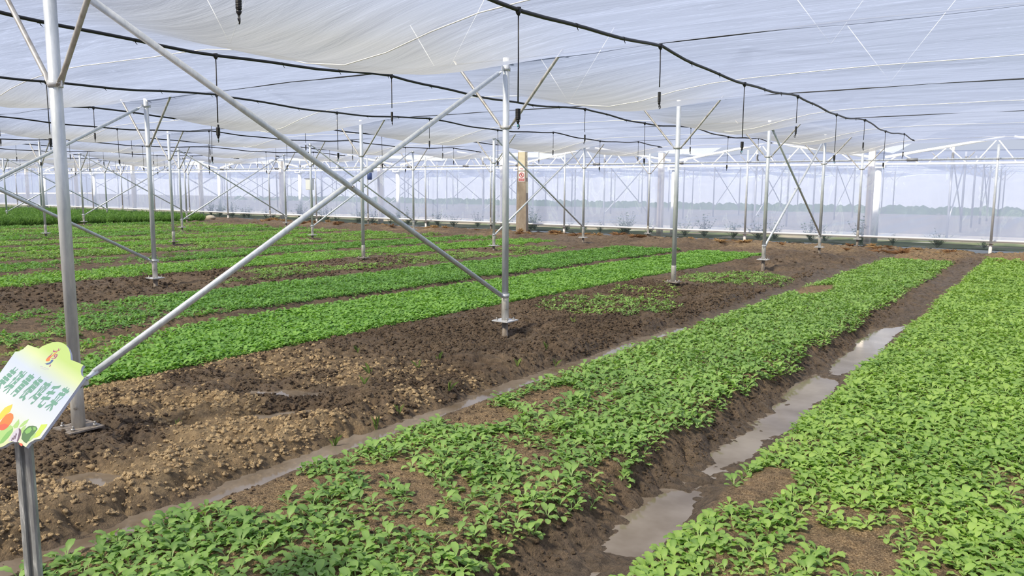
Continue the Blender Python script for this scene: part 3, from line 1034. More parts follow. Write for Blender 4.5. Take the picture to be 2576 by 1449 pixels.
# control box and roller motor on the wall
t = empty('control_box', (-21.25, 19.9, 1.35))
tag(t, 'pale grey control box on a wall post with a cable below', 'box')
MB().box((0, 0, 0), (0.36, 0.14, 0.44)).build('body', 'box_grey', t)
MB().box((0, -0.075, 0), (0.33, 0.012, 0.41)).build('door', 'box_grey', t)
MB().box((0, 0, 0.24), (0.44, 0.20, 0.02)).build('rain_lid', 'motor_grey', t)
MB().tube([(0.05, 0, -0.22), (0.05, 0.02, -0.28), (0.10, 0.03, -0.4), (0.10, 0.04, -1.55)], 0.016, 8).build('cable', 'motor_grey', t)
t = empty('roller_motor', (-17.88, 20.0, 1.74))
tag(t, 'dark blue roller motor hanging on a grey bracket at the wall pipe', 'motor')
MB().tube([(0, 0, -0.20), (0, 0, -0.17), (0, 0, 0.05), (0, 0, 0.08)], [0.07, 0.10, 0.10, 0.07], 16).build('motor_body', 'motor_blue', t)
MB().box((-0.05, 0.05, 0.2), (0.26, 0.16, 0.22)).build('gearbox', 'motor_grey', t)
MB().tube([(0, 0, 0.29), (0, 0, 0.13)], 0.03, 8).build('drive_shaft', 'motor_grey', t)

# ------------------------------------------------------------------ water
def water(name, xs, ys, z, label):
    X, Y = np.meshgrid(np.array(xs), np.array(ys), indexing='ij')
    o = link(name, fast_mesh(name, np.stack([X, Y, np.full_like(X, z)], -1).reshape(-1, 3), grid_quads(len(xs), len(ys)), 'muddy_water'))
    return tag(o, label, 'water')


water('ditch_water', [2.45, 2.85, 3.2], np.linspace(-3, 9.8, 12), -0.247, 'grey muddy water in the wide ditch between the two near beds')
water('ditch_water', [0.85, 1.1, 1.4], np.linspace(-3, 5.6, 8), -0.163, 'narrow line of muddy water between the heaped mud and the near bed')
for i, (cx_, cy_, a, b_, an) in enumerate(PUDDLES):
    vs = [(0, 0, 0)]
    for k in range(24):
        th = 2 * PI * k / 24
        rr_ = 1.15 + 0.2 * math.sin(3 * th + i) + 0.1 * math.sin(5 * th + 2 * i)
        u, v = a * rr_ * math.cos(th), b_ * rr_ * math.sin(th)
        vs.append((u * math.cos(an) - v * math.sin(an), u * math.sin(an) + v * math.cos(an), 0))
    me = bpy.data.meshes.new('puddle')
    me.from_pydata(vs, [], [(0, 1 + k, 1 + (k + 1) % 24) for k in range(24)])
    me.materials.append(MATS['muddy_water'])
    tag(link('puddle', me, None, (cx_, cy_, -0.106)), 'small shallow puddle in the trodden mud behind the vegetable sign', 'puddle', 'puddles in the mud')

# ------------------------------------------------------------------ plants
def leaf_mesh(name, L, W, elev, droop, m, pet=0.42, st=9, cup=0.25, wave=0.0):
    """spoon-shaped leaf: thin stalk, then a rounded blade, bent outward"""
    vs, fs, vein = [], [], []
    p_ = Vector((0, 0, 0))
    el = elev
    ss = [1 - (1 - i / (st - 1)) ** 1.45 for i in range(st)]
    for i, s in enumerate(ss):
        if i:
            ds = (ss[i] - ss[i - 1]) * L
            el -= droop * (ss[i] - ss[i - 1]) * (0.6 + 1.1 * s)
            p_ = p_ + Vector((math.cos(el), 0, math.sin(el))) * ds
        if s < pet:
            hw = 0.0016 + 0.002 * s
        else:
            u = (s - pet) / (1 - pet)
            hw = max(0.0012, W * 0.56 * math.sqrt(max(0.0, 1 - ((u - 0.53) / 0.53) ** 2 if u < 0.53 else 1 - ((u - 0.53) / 0.471) ** 2)))
        nrm = Vector((-math.sin(el), 0, math.cos(el)))
        wv = wave * math.sin(i * 2.3)
        vs += [tuple(p_ + Vector((0, hw, 0)) + nrm * (hw * (cup + wv))), tuple(p_), tuple(p_ + Vector((0, -hw, 0)) + nrm * (hw * (cup - wv)))]
        e = 1.0 if s < pet else 0.10
        vein += [e, 1.0 if s < pet else max(0.3, 0.85 - s * 0.6), e]
    for i in range(st - 1):
        for j in (0, 1):
            a = i * 3 + j
            fs.append((a, a + 1, a + 4, a + 3))
    me_ = bpy.data.meshes.new(name)
    me_.from_pydata(vs, [], fs)
    me_.polygons.foreach_set('use_smooth', [True] * len(fs))
    at_ = me_.attributes.new('vein', 'FLOAT', 'POINT')
    at_.data.foreach_set('value', vein)
    if m:
        me_.materials.append(MATS[m])
    return me_


def leaf_set(m, tagname):
    out = []
    for i, (L, W, e, d) in enumerate([(0.074, 0.0245, 1.25, 1.15), (0.070, 0.024, 1.0, 1.1), (0.066, 0.023, 0.8, 0.95), (0.057, 0.022, 0.55, 0.7), (0.062, 0.0235, 1.1, 1.9), (0.045, 0.019, 0.35, 0.5)]):
        out.append(leaf_mesh('leaf', L, W, e, d, m, 0.40 + 0.03 * (i % 3), 13, 0.22 + 0.05 * (i % 2), 0.12))
    return out


LEAVES = {k: leaf_set(k, k) for k in ('leaf_mid', 'leaf_fresh', 'leaf_deep', 'leaf_bright')}


def plant_arrangement(rg, n=None):
    n = n or rg.choice([5, 6, 6, 7, 8])
    a0 = rg.uniform(0, 6.28)
    out = []
    for i in range(n):
        v = [0, 0, 1, 4, 1, 2, 2, 3, 3, 5][min(9, int(i * 9 / max(1, n - 1)))] if i else rg.choice([0, 4])
        out.append((v, a0 + i * 2.4 + rg.uniform(-0.35, 0.35), rg.uniform(0.78, 1.2), rg.uniform(-0.25, 0.15)))
    return out


def plant_mesh(name, m, seed, grow=1.0):
    """whole plant as one mesh, for the dense stands"""
    rg = random.Random(seed)
    q_v, q_f, q_a = [], [], []
    for v, az, s, tl in plant_arrangement(rg):
        me_ = LEAVES[m][v]
        M = Matrix.Rotation(az, 4, 'Z') @ Matrix.Rotation(tl, 4, 'Y') @ Matrix.Scale(s * grow, 4)
        o = len(q_v)
        q_v += [tuple(M @ x.co) for x in me_.vertices]
        q_f += [tuple(i + o for i in p_.vertices) for p_ in me_.polygons]
        q_a += [a.value for a in me_.attributes['vein'].data]
    me_ = bpy.data.meshes.new(name)
    me_.from_pydata(q_v, [], q_f)
    me_.polygons.foreach_set('use_smooth', [True] * len(q_f))
    at_ = me_.attributes.new('vein', 'FLOAT', 'POINT')
    at_.data.foreach_set('value', q_a)
    me_.materials.append(MATS[m])
    return me_


SOURCES = {}
for k in LEAVES:
    SOURCES[k] = [bpy.data.objects.new('seedling_form', plant_mesh('seedling_form', k, 100 + i)) for i in range(6)]
# feathery tall crop form
fs_ = []
for i in range(3):
    rg = random.Random(300 + i)
    q = MB()
    vein = []
    for s in range(16):
        az, tl, L = rg.uniform(0, 6.28), rg.uniform(0.05, 0.6), rg.uniform(0.16, 0.30)
        d = Vector((math.cos(az) * math.sin(tl), math.sin(az) * math.sin(tl), math.cos(tl)))
        sd_ = Vector((-math.sin(az), math.cos(az), 0))
        b0 = Vector((rg.uniform(-0.04, 0.04), rg.uniform(-0.04, 0.04), 0))
        w = rg.uniform(0.005, 0.009)
        e_ = b0 + d * L + Vector((math.cos(az), math.sin(az), -0.6)) * 0.03
        q.add([b0 - sd_ * w * 0.4, b0 + sd_ * w * 0.4, b0 + d * L * 0.6 + sd_ * w, e_, b0 + d * L * 0.6 - sd_ * w], [(0, 1, 2, 3, 4)])
        for _ in range(3):
            f_ = rg.uniform(0.5, 0.95)
            c_ = b0 + d * L * f_
            a2 = rg.uniform(0, 6.28)
            t_ = c_ + Vector((math.cos(a2), math.sin(a2), 0.5)) * 0.035
            q.add([c_, (c_ + t_) / 2 + sd_ * 0.008, t_, (c_ + t_) / 2 - sd_ * 0.008], [(0, 1, 2, 3)])
    me = q.mesh('feathery_form', 'leaf_feather')
    me.attributes.new('vein', 'FLOAT', 'POINT')
    fs_.append(bpy.data.objects.new('feathery_form', me))
SOURCES['feather'] = fs_


def scatter_group(sources):
    g = bpy.data.node_groups.new('scatter', 'GeometryNodeTree')
    g.interface.new_socket('Geometry', in_out='INPUT', socket_type='NodeSocketGeometry')
    g.interface.new_socket('Geometry', in_out='OUTPUT', socket_type='NodeSocketGeometry')
    N, L_ = g.nodes, g.links
    gi, go = N.new('NodeGroupInput'), N.new('NodeGroupOutput')
    ip = N.new('GeometryNodeInstanceOnPoints')
    jn = N.new('GeometryNodeJoinGeometry')
    for s in sources:
        oi = N.new('GeometryNodeObjectInfo')
        oi.inputs['Object'].default_value = s
        oi.inputs['As Instance'].default_value = True
        L_.new(oi.outputs['Geometry'], jn.inputs[0])

    def attr(nm, ty):
        a = N.new('GeometryNodeInputNamedAttribute')
        a.data_type = ty
        a.inputs['Name'].default_value = nm
        return a.outputs['Attribute']
    L_.new(gi.outputs[0], ip.inputs['Points'])
    L_.new(jn.outputs[0], ip.inputs['Instance'])
    ip.inputs['Pick Instance'].default_value = True
    L_.new(attr('vid', 'INT'), ip.inputs['Instance Index'])
    er = N.new('FunctionNodeEulerToRotation')
    L_.new(attr('rot', 'FLOAT_VECTOR'), er.inputs[0])
    L_.new(er.outputs[0], ip.inputs['Rotation'])
    L_.new(attr('scl', 'FLOAT'), ip.inputs['Scale'])
    L_.new(ip.outputs[0], go.inputs[0])
    return g


GROUPS = {k: scatter_group(v) for k, v in SOURCES.items()}


def stand(name, pts, scl, kind, label, cat='crop', group=None):
    n = len(pts)
    me_ = bpy.data.meshes.new(name)
    me_.vertices.add(n)
    me_.vertices.foreach_set('co', np.asarray(pts, np.float32).ravel())
    a = me_.attributes.new('vid', 'INT', 'POINT')
    a.data.foreach_set('value', RNG.integers(0, len(SOURCES[kind]), n).astype(np.int32))
    a = me_.attributes.new('scl', 'FLOAT', 'POINT')
    a.data.foreach_set('value', np.asarray(scl, np.float32))
    a = me_.attributes.new('rot', 'FLOAT_VECTOR', 'POINT')
    r = np.stack([RNG.normal(0, 0.1, n), RNG.normal(0, 0.1, n), RNG.uniform(0, 6.28, n)], -1)
    a.data.foreach_set('vector', r.astype(np.float32).ravel())
    o = link(name, me_)
    md = o.modifiers.new('scatter', 'NODES')
    md.node_group = GROUPS[kind]
    return tag(o, label, cat, group, 'stuff')


def bed_points(x0, x1, y0, y1, d, keep, seed):
    rg = np.random.default_rng(seed)
    xs, ys = np.arange(x0, x1, d), np.arange(y0, y1, d)
    X, Y = np.meshgrid(xs, ys, indexing='ij')
    X = (X + rg.uniform(-0.6, 0.6, X.shape) * d).ravel()
    Y = (Y + rg.uniform(-0.6, 0.6, Y.shape) * d).ravel()
    edge = 0.07 * fbm(Y * 1.6, X * 0 + x0, 3, seed)
    edge2 = 0.07 * fbm(Y * 1.6 + 50, X * 0 + x1, 3, seed + 3)
    k = keep(X, Y)
    k = k * ((X > x0 + edge) & (X < x1 + edge2))
    sel = rg.uniform(0, 1, len(X)) < k
    return X[sel], Y[sel]


def in_view(X, Y, z=0.0, m=160):
    dx, dy, dz = X - CC.x, Y - CC.y, z - CC.z
    dp = dx * CF.x + dy * CF.y + dz * CF.z
    sx_ = 1288 + F_PX * (dx * CR.x + dy * CR.y + dz * CR.z) / dp
    sy_ = 724.5 - F_PX * (dx * CU.x + dy * CU.y + dz * CU.z) / dp
    return dp, sx_, sy_, (dp > 0.5) & (sx_ > -m * 3) & (sx_ < W_PX + m * 3) & (sy_ < H_PX + m * 2)


def ell(X, Y, cx_, cy_, a, b_):
    return ((X - cx_) / a) ** 2 + ((Y - cy_) / b_) ** 2


def keepM(X, Y):
    pn = fbm(X * 4.2, Y * 3.4, 3, 207)
    k = 0.58 + 0.45 * sstep(0.2, 3.2, Y) + pn * (1.1 - 0.7 * sstep(1.5, 4.5, Y))
    k = k * (ell(X, Y, 1.52, 1.62, 0.24, 0.24) > 1) * (ell(X, Y, 1.60, 2.25, 0.14, 0.3) > 1)
    k = k * (ell(X, Y, 1.55, 9.4, 0.2, 0.8) > 1)
    return np.clip(k, 0, 1)


def keepR(X, Y):
    pn = fbm(X * 2.6, Y * 2.2, 3, 211)
    k = 0.95 + pn * (1.5 - 1.2 * sstep(1.2, 3.0, Y)) - 0.12 * (1 - sstep(0.5, 2.5, Y))
    k = k * (ell(X, Y, 3.25, 1.55, 0.12, 0.3) > 1)
    return np.clip(k, 0, 1)


# the two near beds: the 300 nearest seedlings stand as single plants
XM, YM = bed_points(1.36, 2.60, -1.4, 16.1, 0.049, keepM, 31)
XR, YR = bed_points(3.10, 4.80, -1.0, 17.2, 0.041, keepR, 32)
near = []
for bed, X, Y in (('M', XM, YM), ('R', XR, YR)):
    dp, sx_, sy_, ok = in_view(X, Y, -0.06)
    inf = ok & (sx_ > 5) & (sx_ < W_PX - 5) & (sy_ < H_PX + 20) & (sy_ > 0)
    near += [(dp[i], bed, i) for i in np.nonzero(inf)[0]]
near.sort()
single = {'M': set(), 'R': set()}
for d_, bed, i in near[:300]:
    single[bed].add(int(i))
rgp = random.Random(55)
LAB = {'M': ('young pak choi seedling in the gappy sandy bed left of the wide wet ditch', 'single seedlings in the bed left of the wet ditch'),
       'R': ('young pak choi seedling in the dense bed right of the wide wet ditch', 'single seedlings in the bed right of the wet ditch')}
for bed, X, Y, mk in (('M', XM, YM, 'leaf_mid'), ('R', XR, YR, 'leaf_fresh')):
    idx = np.array(sorted(single[bed]), int)
    Z = ground(X, Y)
    S = RNG.uniform(0.66, 1.08, len(X)) * (1.0 if bed == 'R' else 1.05)
    for i in idx:
        t = empty('pak_choi_seedling', (X[i], Y[i], Z[i] - 0.004), rgp.uniform(0, 6.28))
        t.scale = (S[i],) * 3
        arr = plant_arrangement(rgp)
        size = 'tiny' if S[i] < 0.76 else ('medium' if S[i] < 0.95 else 'big')
        num = {5: 'five', 6: 'six', 7: 'seven', 8: 'eight'}[len(arr)]
        if bed == 'M':
            where = 'at the wide ditch edge of the gappy left bed' if X[i] > 2.42 else ('at the mud-side edge of the gappy left bed' if X[i] < 1.56 else 'inside the gappy bed left of the ditch')
        else:
            where = 'at the wide ditch edge of the dense right bed' if X[i] < 3.28 else 'inside the dense bed right of the ditch'
        tag(t, f'{size} {num}-leaved pak choi seedling {where}', 'plant', LAB[bed][1])
        for v, az, s, tl in arr:
            l_ = link('leaf', LEAVES[mk][v], t, None, (0, tl, az))
            l_.scale = (s, s, s)
    rest = np.ones(len(X), bool)
    rest[idx] = False
    dp, sx_, sy_, ok = in_view(X, Y)
    rest &= ok
    stand('pak_choi_stand', np.stack([X, Y, Z - 0.004], -1)[rest], S[rest], mk,
          'dense green pak choi seedlings filling the bed ' + ('left of the wide wet ditch' if bed == 'M' else 'right of the wide wet ditch'))


def simple_bed(x0, x1, y0, y1, d, kind, smin, smax, label, seed, keep=None):
    kp = keep or (lambda X, Y: np.clip(0.95 + 1.7 * fbm(X * 1.1, Y * 0.55, 3, seed + 40), 0.05, 1))
    X, Y = bed_points(x0, x1, y0, y1, d, kp, seed)
    dp, sx_, sy_, ok = in_view(X, Y)
    far_post = np.ones(len(X), bool)
    for k in range(5):
        for n_ in range(6):
            far_post &= ell(X, Y, -SPAN * k, BAY * n_, 0.45, 0.6) > 1
    ok &= far_post
    X, Y = X[ok], Y[ok]
    Z = ground(X, Y)
    S = RNG.uniform(smin, smax, len(X))
    return stand('seedling_stand', np.stack([X, Y, Z - 0.005], -1), S, kind, label)


def sparse_near(th0, y_full):
    def f_(X, Y):
        return np.clip(0.25 + 0.85 * sstep(y_full - 1.6, y_full, Y) + 1.0 * fbm(X * 1.8, Y * 1.5, 3, th0) * (1 - sstep(y_full - 0.5, y_full + 1.5, Y)), 0, 1)
    return f_


simple_bed(-2.62, -1.06, 0.25, 15.6, 0.040, 'leaf_bright', 0.78, 1.1, 'lush bright green seedlings in the bed behind the large cross brace', 41,
           lambda X, Y: np.clip(0.6 + 0.6 * sstep(0.6, 2.2, Y) + 0.8 * fbm(X * 1.6, Y * 1.4, 3, 241) * (1 - sstep(1.8, 3.0, Y)) - 0.8 * sstep(-1.9, -2.3, X) * (1 - sstep(1.6, 2.6, Y)), 0, 1))
simple_bed(-4.75, -3.06, 0.6, 15.6, 0.041, 'leaf_deep', 0.68, 1.0, 'deep green seedlings in the bed beyond the lush bright bed', 42, sparse_near(242, 3.6))
simple_bed(-6.35, -5.25, 4.6, 15.2, 0.055, 'leaf_mid', 0.6, 0.9, 'patchy low seedlings on the strip of the second post row', 43,
           lambda X, Y: np.clip(0.45 + 2.2 * fbm(X * 0.8, Y * 0.8, 3, 243), 0, 1))
BEDS = [(-8.52, -7.1, 'leaf_bright', 'green seedlings in the bed just beyond the second post row'), (-10.45, -9.08, 'leaf_deep', 'green seedlings in the second bed beyond the second post row'),
        (-12.55, -11.15, 'leaf_mid', 'green seedlings on the strip along the third post row'), (-14.5, -13.2, 'leaf_bright', 'green seedlings in the bed just beyond the third post row'),
        (-16.5, -15.15, 'leaf_mid', 'green seedlings in the second bed beyond the third post row'), (-18.6, -17.2, 'leaf_deep', 'green seedlings on the strip along the fourth post row'),
        (-20.55, -19.25, 'leaf_bright', 'green seedlings in the bed just beyond the fourth post row'), (-22.5, -21.2, 'leaf_mid', 'green seedlings in the second bed beyond the fourth post row'),
        (-24.6, -23.2, 'leaf_deep', 'green seedlings on the strip along the fifth post row')]
for i, (x0, x1, kd, lab) in enumerate(BEDS):
    simple_bed(x0, x1, 1.0 + i * 0.3, 16.4, 0.052 + 0.005 * i, kd, 0.75 + 0.03 * i, 1.1 + 0.05 * i, lab, 50 + i)
X, Y = bed_points(-40, -25.2, 5, 17.8, 0.16, lambda X, Y: np.ones_like(X), 70)
dp, sx_, sy_, ok = in_view(X, Y)
Z = ground(X[ok], Y[ok])
stand('feathery_stand', np.stack([X[ok], Y[ok], Z - 0.01], -1), RNG.uniform(1.0, 1.5, ok.sum()), 'feather', 'taller feathery grass-green crop along the far left film wall')
# self-sown patches on the mud strip of the near post row
for i, (cx_, cy_, a, b_, dn, lab) in enumerate([(0.02, 6.1, 0.75, 0.75, 1, 'low green weedy seedling patch in the mud before the unbraced near-row post'), (-0.15, 7.4, 0.5, 0.45, 0.6, 'thin yellowish seedling patch around a bare sandy spot before the unbraced post'),
                                                (0.15, 10.0, 0.85, 1.0, 1, 'low green seedling patch in the mud behind the unbraced near-row post'), (-2.4, 0.7, 1.0, 0.7, 0.35, 'thin yellow-green weeds on bare soil behind the vegetable sign'),
                                                (-7.6, 3.9, 0.5, 0.6, 0.35, 'thin seedling patch on dark soil near the braced post of the second row')]):
    X, Y = bed_points(cx_ - a, cx_ + a, cy_ - b_, cy_ + b_, 0.062, lambda X, Y: np.clip((1.3 - ell(X, Y, cx_, cy_, a, b_)) * 2 * dn + 1.5 * fbm(X * 2.2, Y * 2.2, 3, 300 + i) * dn, 0, dn) * (ell(X, Y, -0.22, 7.22, 0.22, 0.25) > 1), 80 + i)
    Z = ground(X, Y)
    stand('weedy_patch', np.stack([X, Y, Z - 0.004], -1), RNG.uniform(0.55, 0.9, len(X)), 'leaf_mid' if dn == 1 else 'leaf_fresh', lab)

# loose crumbs and clods on the mud, far too many to count
fs_ = []
for i in range(5):
    rg = random.Random(500 + i)
    q = MB()
    ph_ = [rg.uniform(0, 6.28) for _ in range(6)]
    for a_ in range(6):
        for b_ in range(9):
            th, an = PI * (a_ + 0.001) / 5.0 if a_ < 5 else PI, 2 * PI * b_ / 9
            r = 1 + 0.22 * math.sin(3 * an + ph_[0] + th) + 0.2 * math.sin(2 * an + ph_[1] + 2 * th) + 0.16 * math.sin(5 * th + ph_[2] + an) + rg.uniform(-0.13, 0.13)
            q.v.append((r * math.sin(th) * math.cos(an), r * math.sin(th) * math.sin(an) * 0.8, r * math.cos(th) * 0.62))
    q.f = [(a_ * 9 + b_, (a_ + 1) * 9 + b_, (a_ + 1) * 9 + (b_ + 1) % 9, a_ * 9 + (b_ + 1) % 9) for a_ in range(5) for b_ in range(9)]
    q.s = [i % 2 == 0] * len(q.f)
    fs_.append(bpy.data.objects.new('clod_form', q.mesh('clod_form', 'soil')))
SOURCES['clod'] = fs_
GROUPS['clod'] = scatter_group(fs_)
fs_ = []
for o in SOURCES['clod']:
    me = o.data.copy()
    me.materials.clear()
    me.materials.append(MATS['soil_dry_sunlit'])
    fs_.append(bpy.data.objects.new('dry_sunlit_clod_form', me))
SOURCES['clod_dry_sunlit'] = fs_
GROUPS['clod_dry_sunlit'] = scatter_group(fs_)
rgn = np.random.default_rng(88)
X = np.concatenate([rgn.uniform(-1.1, 1.2, 16000), rgn.uniform(-7.0, -4.9, 16000), rgn.uniform(-5, 3, 9000), rgn.uniform(-1.05, 1.06, 75000), rgn.uniform(2.45, 2.75, 9000), rgn.uniform(1.3, 2.6, 5000)])
Y = np.concatenate([rgn.uniform(8.5, 18, 16000), rgn.uniform(1.5, 17, 16000), rgn.uniform(16, 19.8, 9000), rgn.uniform(-1.2, 8.5, 75000), rgn.uniform(-0.5, 9, 9000), rgn.uniform(-1, 3, 5000)])
kp = (fbm(X * 1.8, Y * 1.8, 3, 90) + rgn.uniform(-0.45, 0.45, len(X)) > -0.12)
Z = ground(X, Y)
kp &= Z > np.where(X > 2, -0.225, np.where(X > 0.8, -0.145, -0.102))
S = 0.003 + 0.015 * rgn.uniform(0, 1, len(X)) ** 2.6 + 0.010 * (rgn.uniform(0, 1, len(X)) > 0.98)
S = np.where(X > 1.2, S * 0.55, S)
S[:41000] *= 1.6
is_dry_sunlit = dry_sunlit_mask(X, Y) > 0.2 + 0.45 * rgn.uniform(0, 1, len(X))
for sel, kd, lab in ((kp & ~is_dry_sunlit, 'clod', 'loose dark brown soil crumbs on the wetter trodden mud'), (kp & is_dry_sunlit, 'clod_dry_sunlit', 'loose tan soil crumbs on the drier mud, painted sunlit, around the vegetable sign')):
    stand('soil_crumbs', np.stack([X, Y, Z + S * 0.2], -1)[sel], S[sel], kd, lab, 'soil')
# grass tufts in the mud
def blades(n, L, spread, w, m, seed, name):
    rg = random.Random(seed)
    q_ = MB()
    for _ in range(n):
        az, tl, l_ = rg.uniform(0, 6.28), rg.uniform(0.02, spread), L * rg.uniform(0.5, 1.1)
        d = Vector((math.cos(az) * math.sin(tl), math.sin(az) * math.sin(tl), math.cos(tl)))
        s = Vector((-math.sin(az), math.cos(az), 0)) * w
        o_ = Vector((rg.uniform(-1, 1), rg.uniform(-1, 1), 0)) * L * 0.06
        e_ = o_ + d * l_ + Vector((math.cos(az), math.sin(az), -0.5)) * l_ * 0.25
        q_.add([o_ - s, o_ + s, o_ + d * l_ * 0.6 + s * 0.8, e_, o_ + d * l_ * 0.6 - s * 0.8], [(0, 1, 2, 3, 4)])
    me_ = q_.mesh(name, m)
    me_.attributes.new('vein', 'FLOAT', 'POINT')
    return me_


tuft = [blades(5, 0.10, 0.5, 0.0007, 'leaf_grass', 400 + i, 'grass_tuft') for i in range(3)]
for i, (x_, y_) in enumerate([(1.0, 1.25), (0.96, 1.5), (1.02, 0.9), (0.95, 2.0), (1.0, 3.3), (0.85, 3.4), (0.3, 1.9), (0.5, 2.2), (0.2, 0.45), (0.35, 2.6), (0.55, 1.6), (0.9, 2.9), (-0.35, 2.4), (0.4, 4.6)]):
    o = link('grass_tuft', tuft[i % 3], None, (x_, y_, float(ground(x_, y_)) - 0.003), (0, 0, i * 1.3))
    tag(o, 'sparse upright grass tuft sprouting from the trodden mud of the near post row', 'grass', 'grass tufts in the mud')
# dry straw along the wall
straw = [blades(80, 0.20, 1.5, 0.004, 'straw' if i % 2 else 'straw_pale', 420 + i, 'dry_grass_tuft') for i in range(4)]
rg = random.Random(9)
for i in range(96):
    x_ = rg.uniform(-24, 2.9)
    y_ = rg.uniform(18.3, 20.1)
    o = link('dry_grass_tuft', straw[i % 4], None, (x_, y_, float(ground(x_, y_)) - 0.01), (0, 0, rg.uniform(0, 6)))
    o.scale = (rg.uniform(0.6, 1.9),) * 2 + (rg.uniform(0.2, 0.8),)
    tag(o, ('dark brown ' if i % 2 else 'pale straw-coloured ') + ('flattened' if o.scale.z < 0.5 else 'upright') + (' wide' if o.scale.x > 1.25 else ' small') + ' dry grass tuft along the film wall', 'grass', 'dry grass along the wall')
# weeds outside the film
weed = []
for i in range(3):
    rg = random.Random(430 + i)
    q = MB()
    for s in range(30):
        az, tl, L = rg.uniform(0, 6.28), rg.uniform(0.0, 0.75), rg.uniform(0.2, 0.75)
        d = Vector((math.cos(az) * math.sin(tl), math.sin(az) * math.sin(tl), math.cos(tl)))
        q.tube([(0, 0, 0), d * L * 0.6, d * L], [0.004, 0.003, 0.001], 4, False)
        for _ in range(10):
            c_ = d * L * rg.uniform(0.3, 1.0)
            a2 = rg.uniform(0, 6.28)
            e_ = Vector((math.cos(a2), math.sin(a2), rg.uniform(-0.2, 0.6))) * rg.uniform(0.05, 0.10)
            sd_ = Vector((-math.sin(a2), math.cos(a2), 0)) * 0.02
            q.add([c_, c_ + e_ / 2 + sd_, c_ + e_, c_ + e_ / 2 - sd_], [(0, 1, 2, 3)])
    me = q.mesh('outside_weed', 'leaf_weed')
    me.attributes.new('vein', 'FLOAT', 'POINT')
    weed.append(me)
for i in range(46):
    x_ = -30 + i * 0.73 + rg.uniform(-0.4, 0.4)
    o = link('outside_weed', weed[i % 3], None, (x_, rg.uniform(20.62, 21.1), -0.2), (0, 0, rg.uniform(0, 6)))
    s = rg.uniform(0.45, 1.15)
    o.scale = (s * 1.2, s * 1.2, s)
    tag(o, 'blurred green weed growing behind the film wall', 'weed', 'weeds behind the film wall')
# low dark crop at the back of the next house
q = MB()
rg = random.Random(77)
for i in range(900):
    x_, y_ = rg.uniform(-70, 22), rg.uniform(50, 62)
    s = rg.uniform(0.25, 0.42)
    q.add([(x_ + math.cos(a * 1.257 + i) * s * 2, y_ + math.sin(a * 1.257 + i) * s, -0.2) for a in range(5)] + [(x_, y_, -0.2 + s)], [(a, (a + 1) % 5, 5) for a in range(5)])
tag(q.build('far_crop', 'leaf_weed'), 'low dark crop rows deep in the neighbouring greenhouse', 'crop', None, 'stuff')
# white stone by the wall
q = MB()
rg = random.Random(3)
for i in range(5):
    for j in range(8):
        th, a = PI * (i + 0.5) / 5, 2 * PI * j / 8
        r = 0.2 * (1 + rg.uniform(-0.2, 0.2))
        q.v.append((r * math.sin(th) * math.cos(a) * 1.4, r * math.sin(th) * math.sin(a), r * math.cos(th) * 0.6))
q.f = [(i * 8 + j, (i + 1) * 8 + j, (i + 1) * 8 + (j + 1) % 8, i * 8 + (j + 1) % 8) for i in range(4) for j in range(8)] + [tuple(range(8)), tuple(range(39, 31, -1))]
q.s = [True] * len(q.f)
tag(q.build('stone', 'stone', None, (-26.3, 18.6, -0.12)), 'pale rounded stone on the soil beside the feathery crop', 'stone')

# ------------------------------------------------------------------ vegetable sign
KP = 2.2 / F_PX
U3 = (CR * 182 - CU * 70) * KP + CF * (-0.122)
V3 = (CR * -149 - CU * 207) * KP + CF * (-0.130)
T0 = px(138, 891, 2.265)
NB = V3.cross(U3).normalized()
if NB.dot(CC - T0) < 0:
    NB = -NB


def board(p_, off=0.0):
    """point on the sign board for a pixel of the photograph (the board is one plane)"""
    d = (CF + CR * ((p_[0] - 1288) / F_PX) + CU * ((724.5 - p_[1]) / F_PX))
    t_ = (T0 + NB * off - CC).dot(NB) / d.dot(NB)
    return CC + d * t_


def ab(p_):
    q_ = board(p_) - T0
    uu, vv, uv = U3.dot(U3), V3.dot(V3), U3.dot(V3)
    du_, dv_ = q_.dot(U3), q_.dot(V3)
    det = uu * vv - uv * uv
    return ((du_ * vv - dv_ * uv) / det, (dv_ * uu - du_ * uv) / det)


outline = [(38, 885), (47, 884), (58, 878), (66, 871), (70, 867), (84, 872), (98, 877), (106, 871), (118, 866), (132, 861), (145, 860), (156, 862), (166, 868), (173, 877), (177, 890), (178, 905),
           (194, 911), (210, 918), (205, 925), (203, 934), (205, 943), (212, 950), (157, 1027), (102, 1103), (88, 1106), (74, 1114), (65, 1125), (56, 1119), (46, 1112), (35, 1110), (22, 1114), (10, 1122), (-4, 1127),
           (-30, 1116), (-52, 1098), (-80, 1088), (-88, 1070), (-84, 1056), (-20, 966)]
sroot = empty('vegetable_sign', (px(66, 1449, 2.22).x, px(66, 1449, 2.22).y, -0.12))
tag(sroot, 'scroll-shaped crop name board with green Chinese characters and printed vegetables on a grey stake', 'sign')
S0 = Vector(sroot.location)
no = len(outline)
vs = [board(p_) - S0 for p_ in outline] + [board(p_) - S0 - NB * 0.009 for p_ in outline]
me = bpy.data.meshes.new('board')
me.from_pydata([tuple(v) for v in vs], [], [tuple(range(no)), tuple(range(2 * no - 1, no - 1, -1))] + [(i, i + no, (i + 1) % no + no, (i + 1) % no) for i in range(no)])
m = mat('sign_print', (0.9, 0.9, 0.9), 0.45)
uu_, vv_, uv_ = U3.dot(U3), V3.dot(V3), U3.dot(V3)
dual = (V3 * uu_ - U3 * uv_) / (uu_ * vv_ - uv_ * uv_)
tc = nd(m, 'ShaderNodeTexCoord')
dt = nd(m, 'ShaderNodeVectorMath', operation='DOT_PRODUCT')
lk(m, tc.outputs['Object'], dt.inputs[0])
dt.inputs[1].default_value = dual
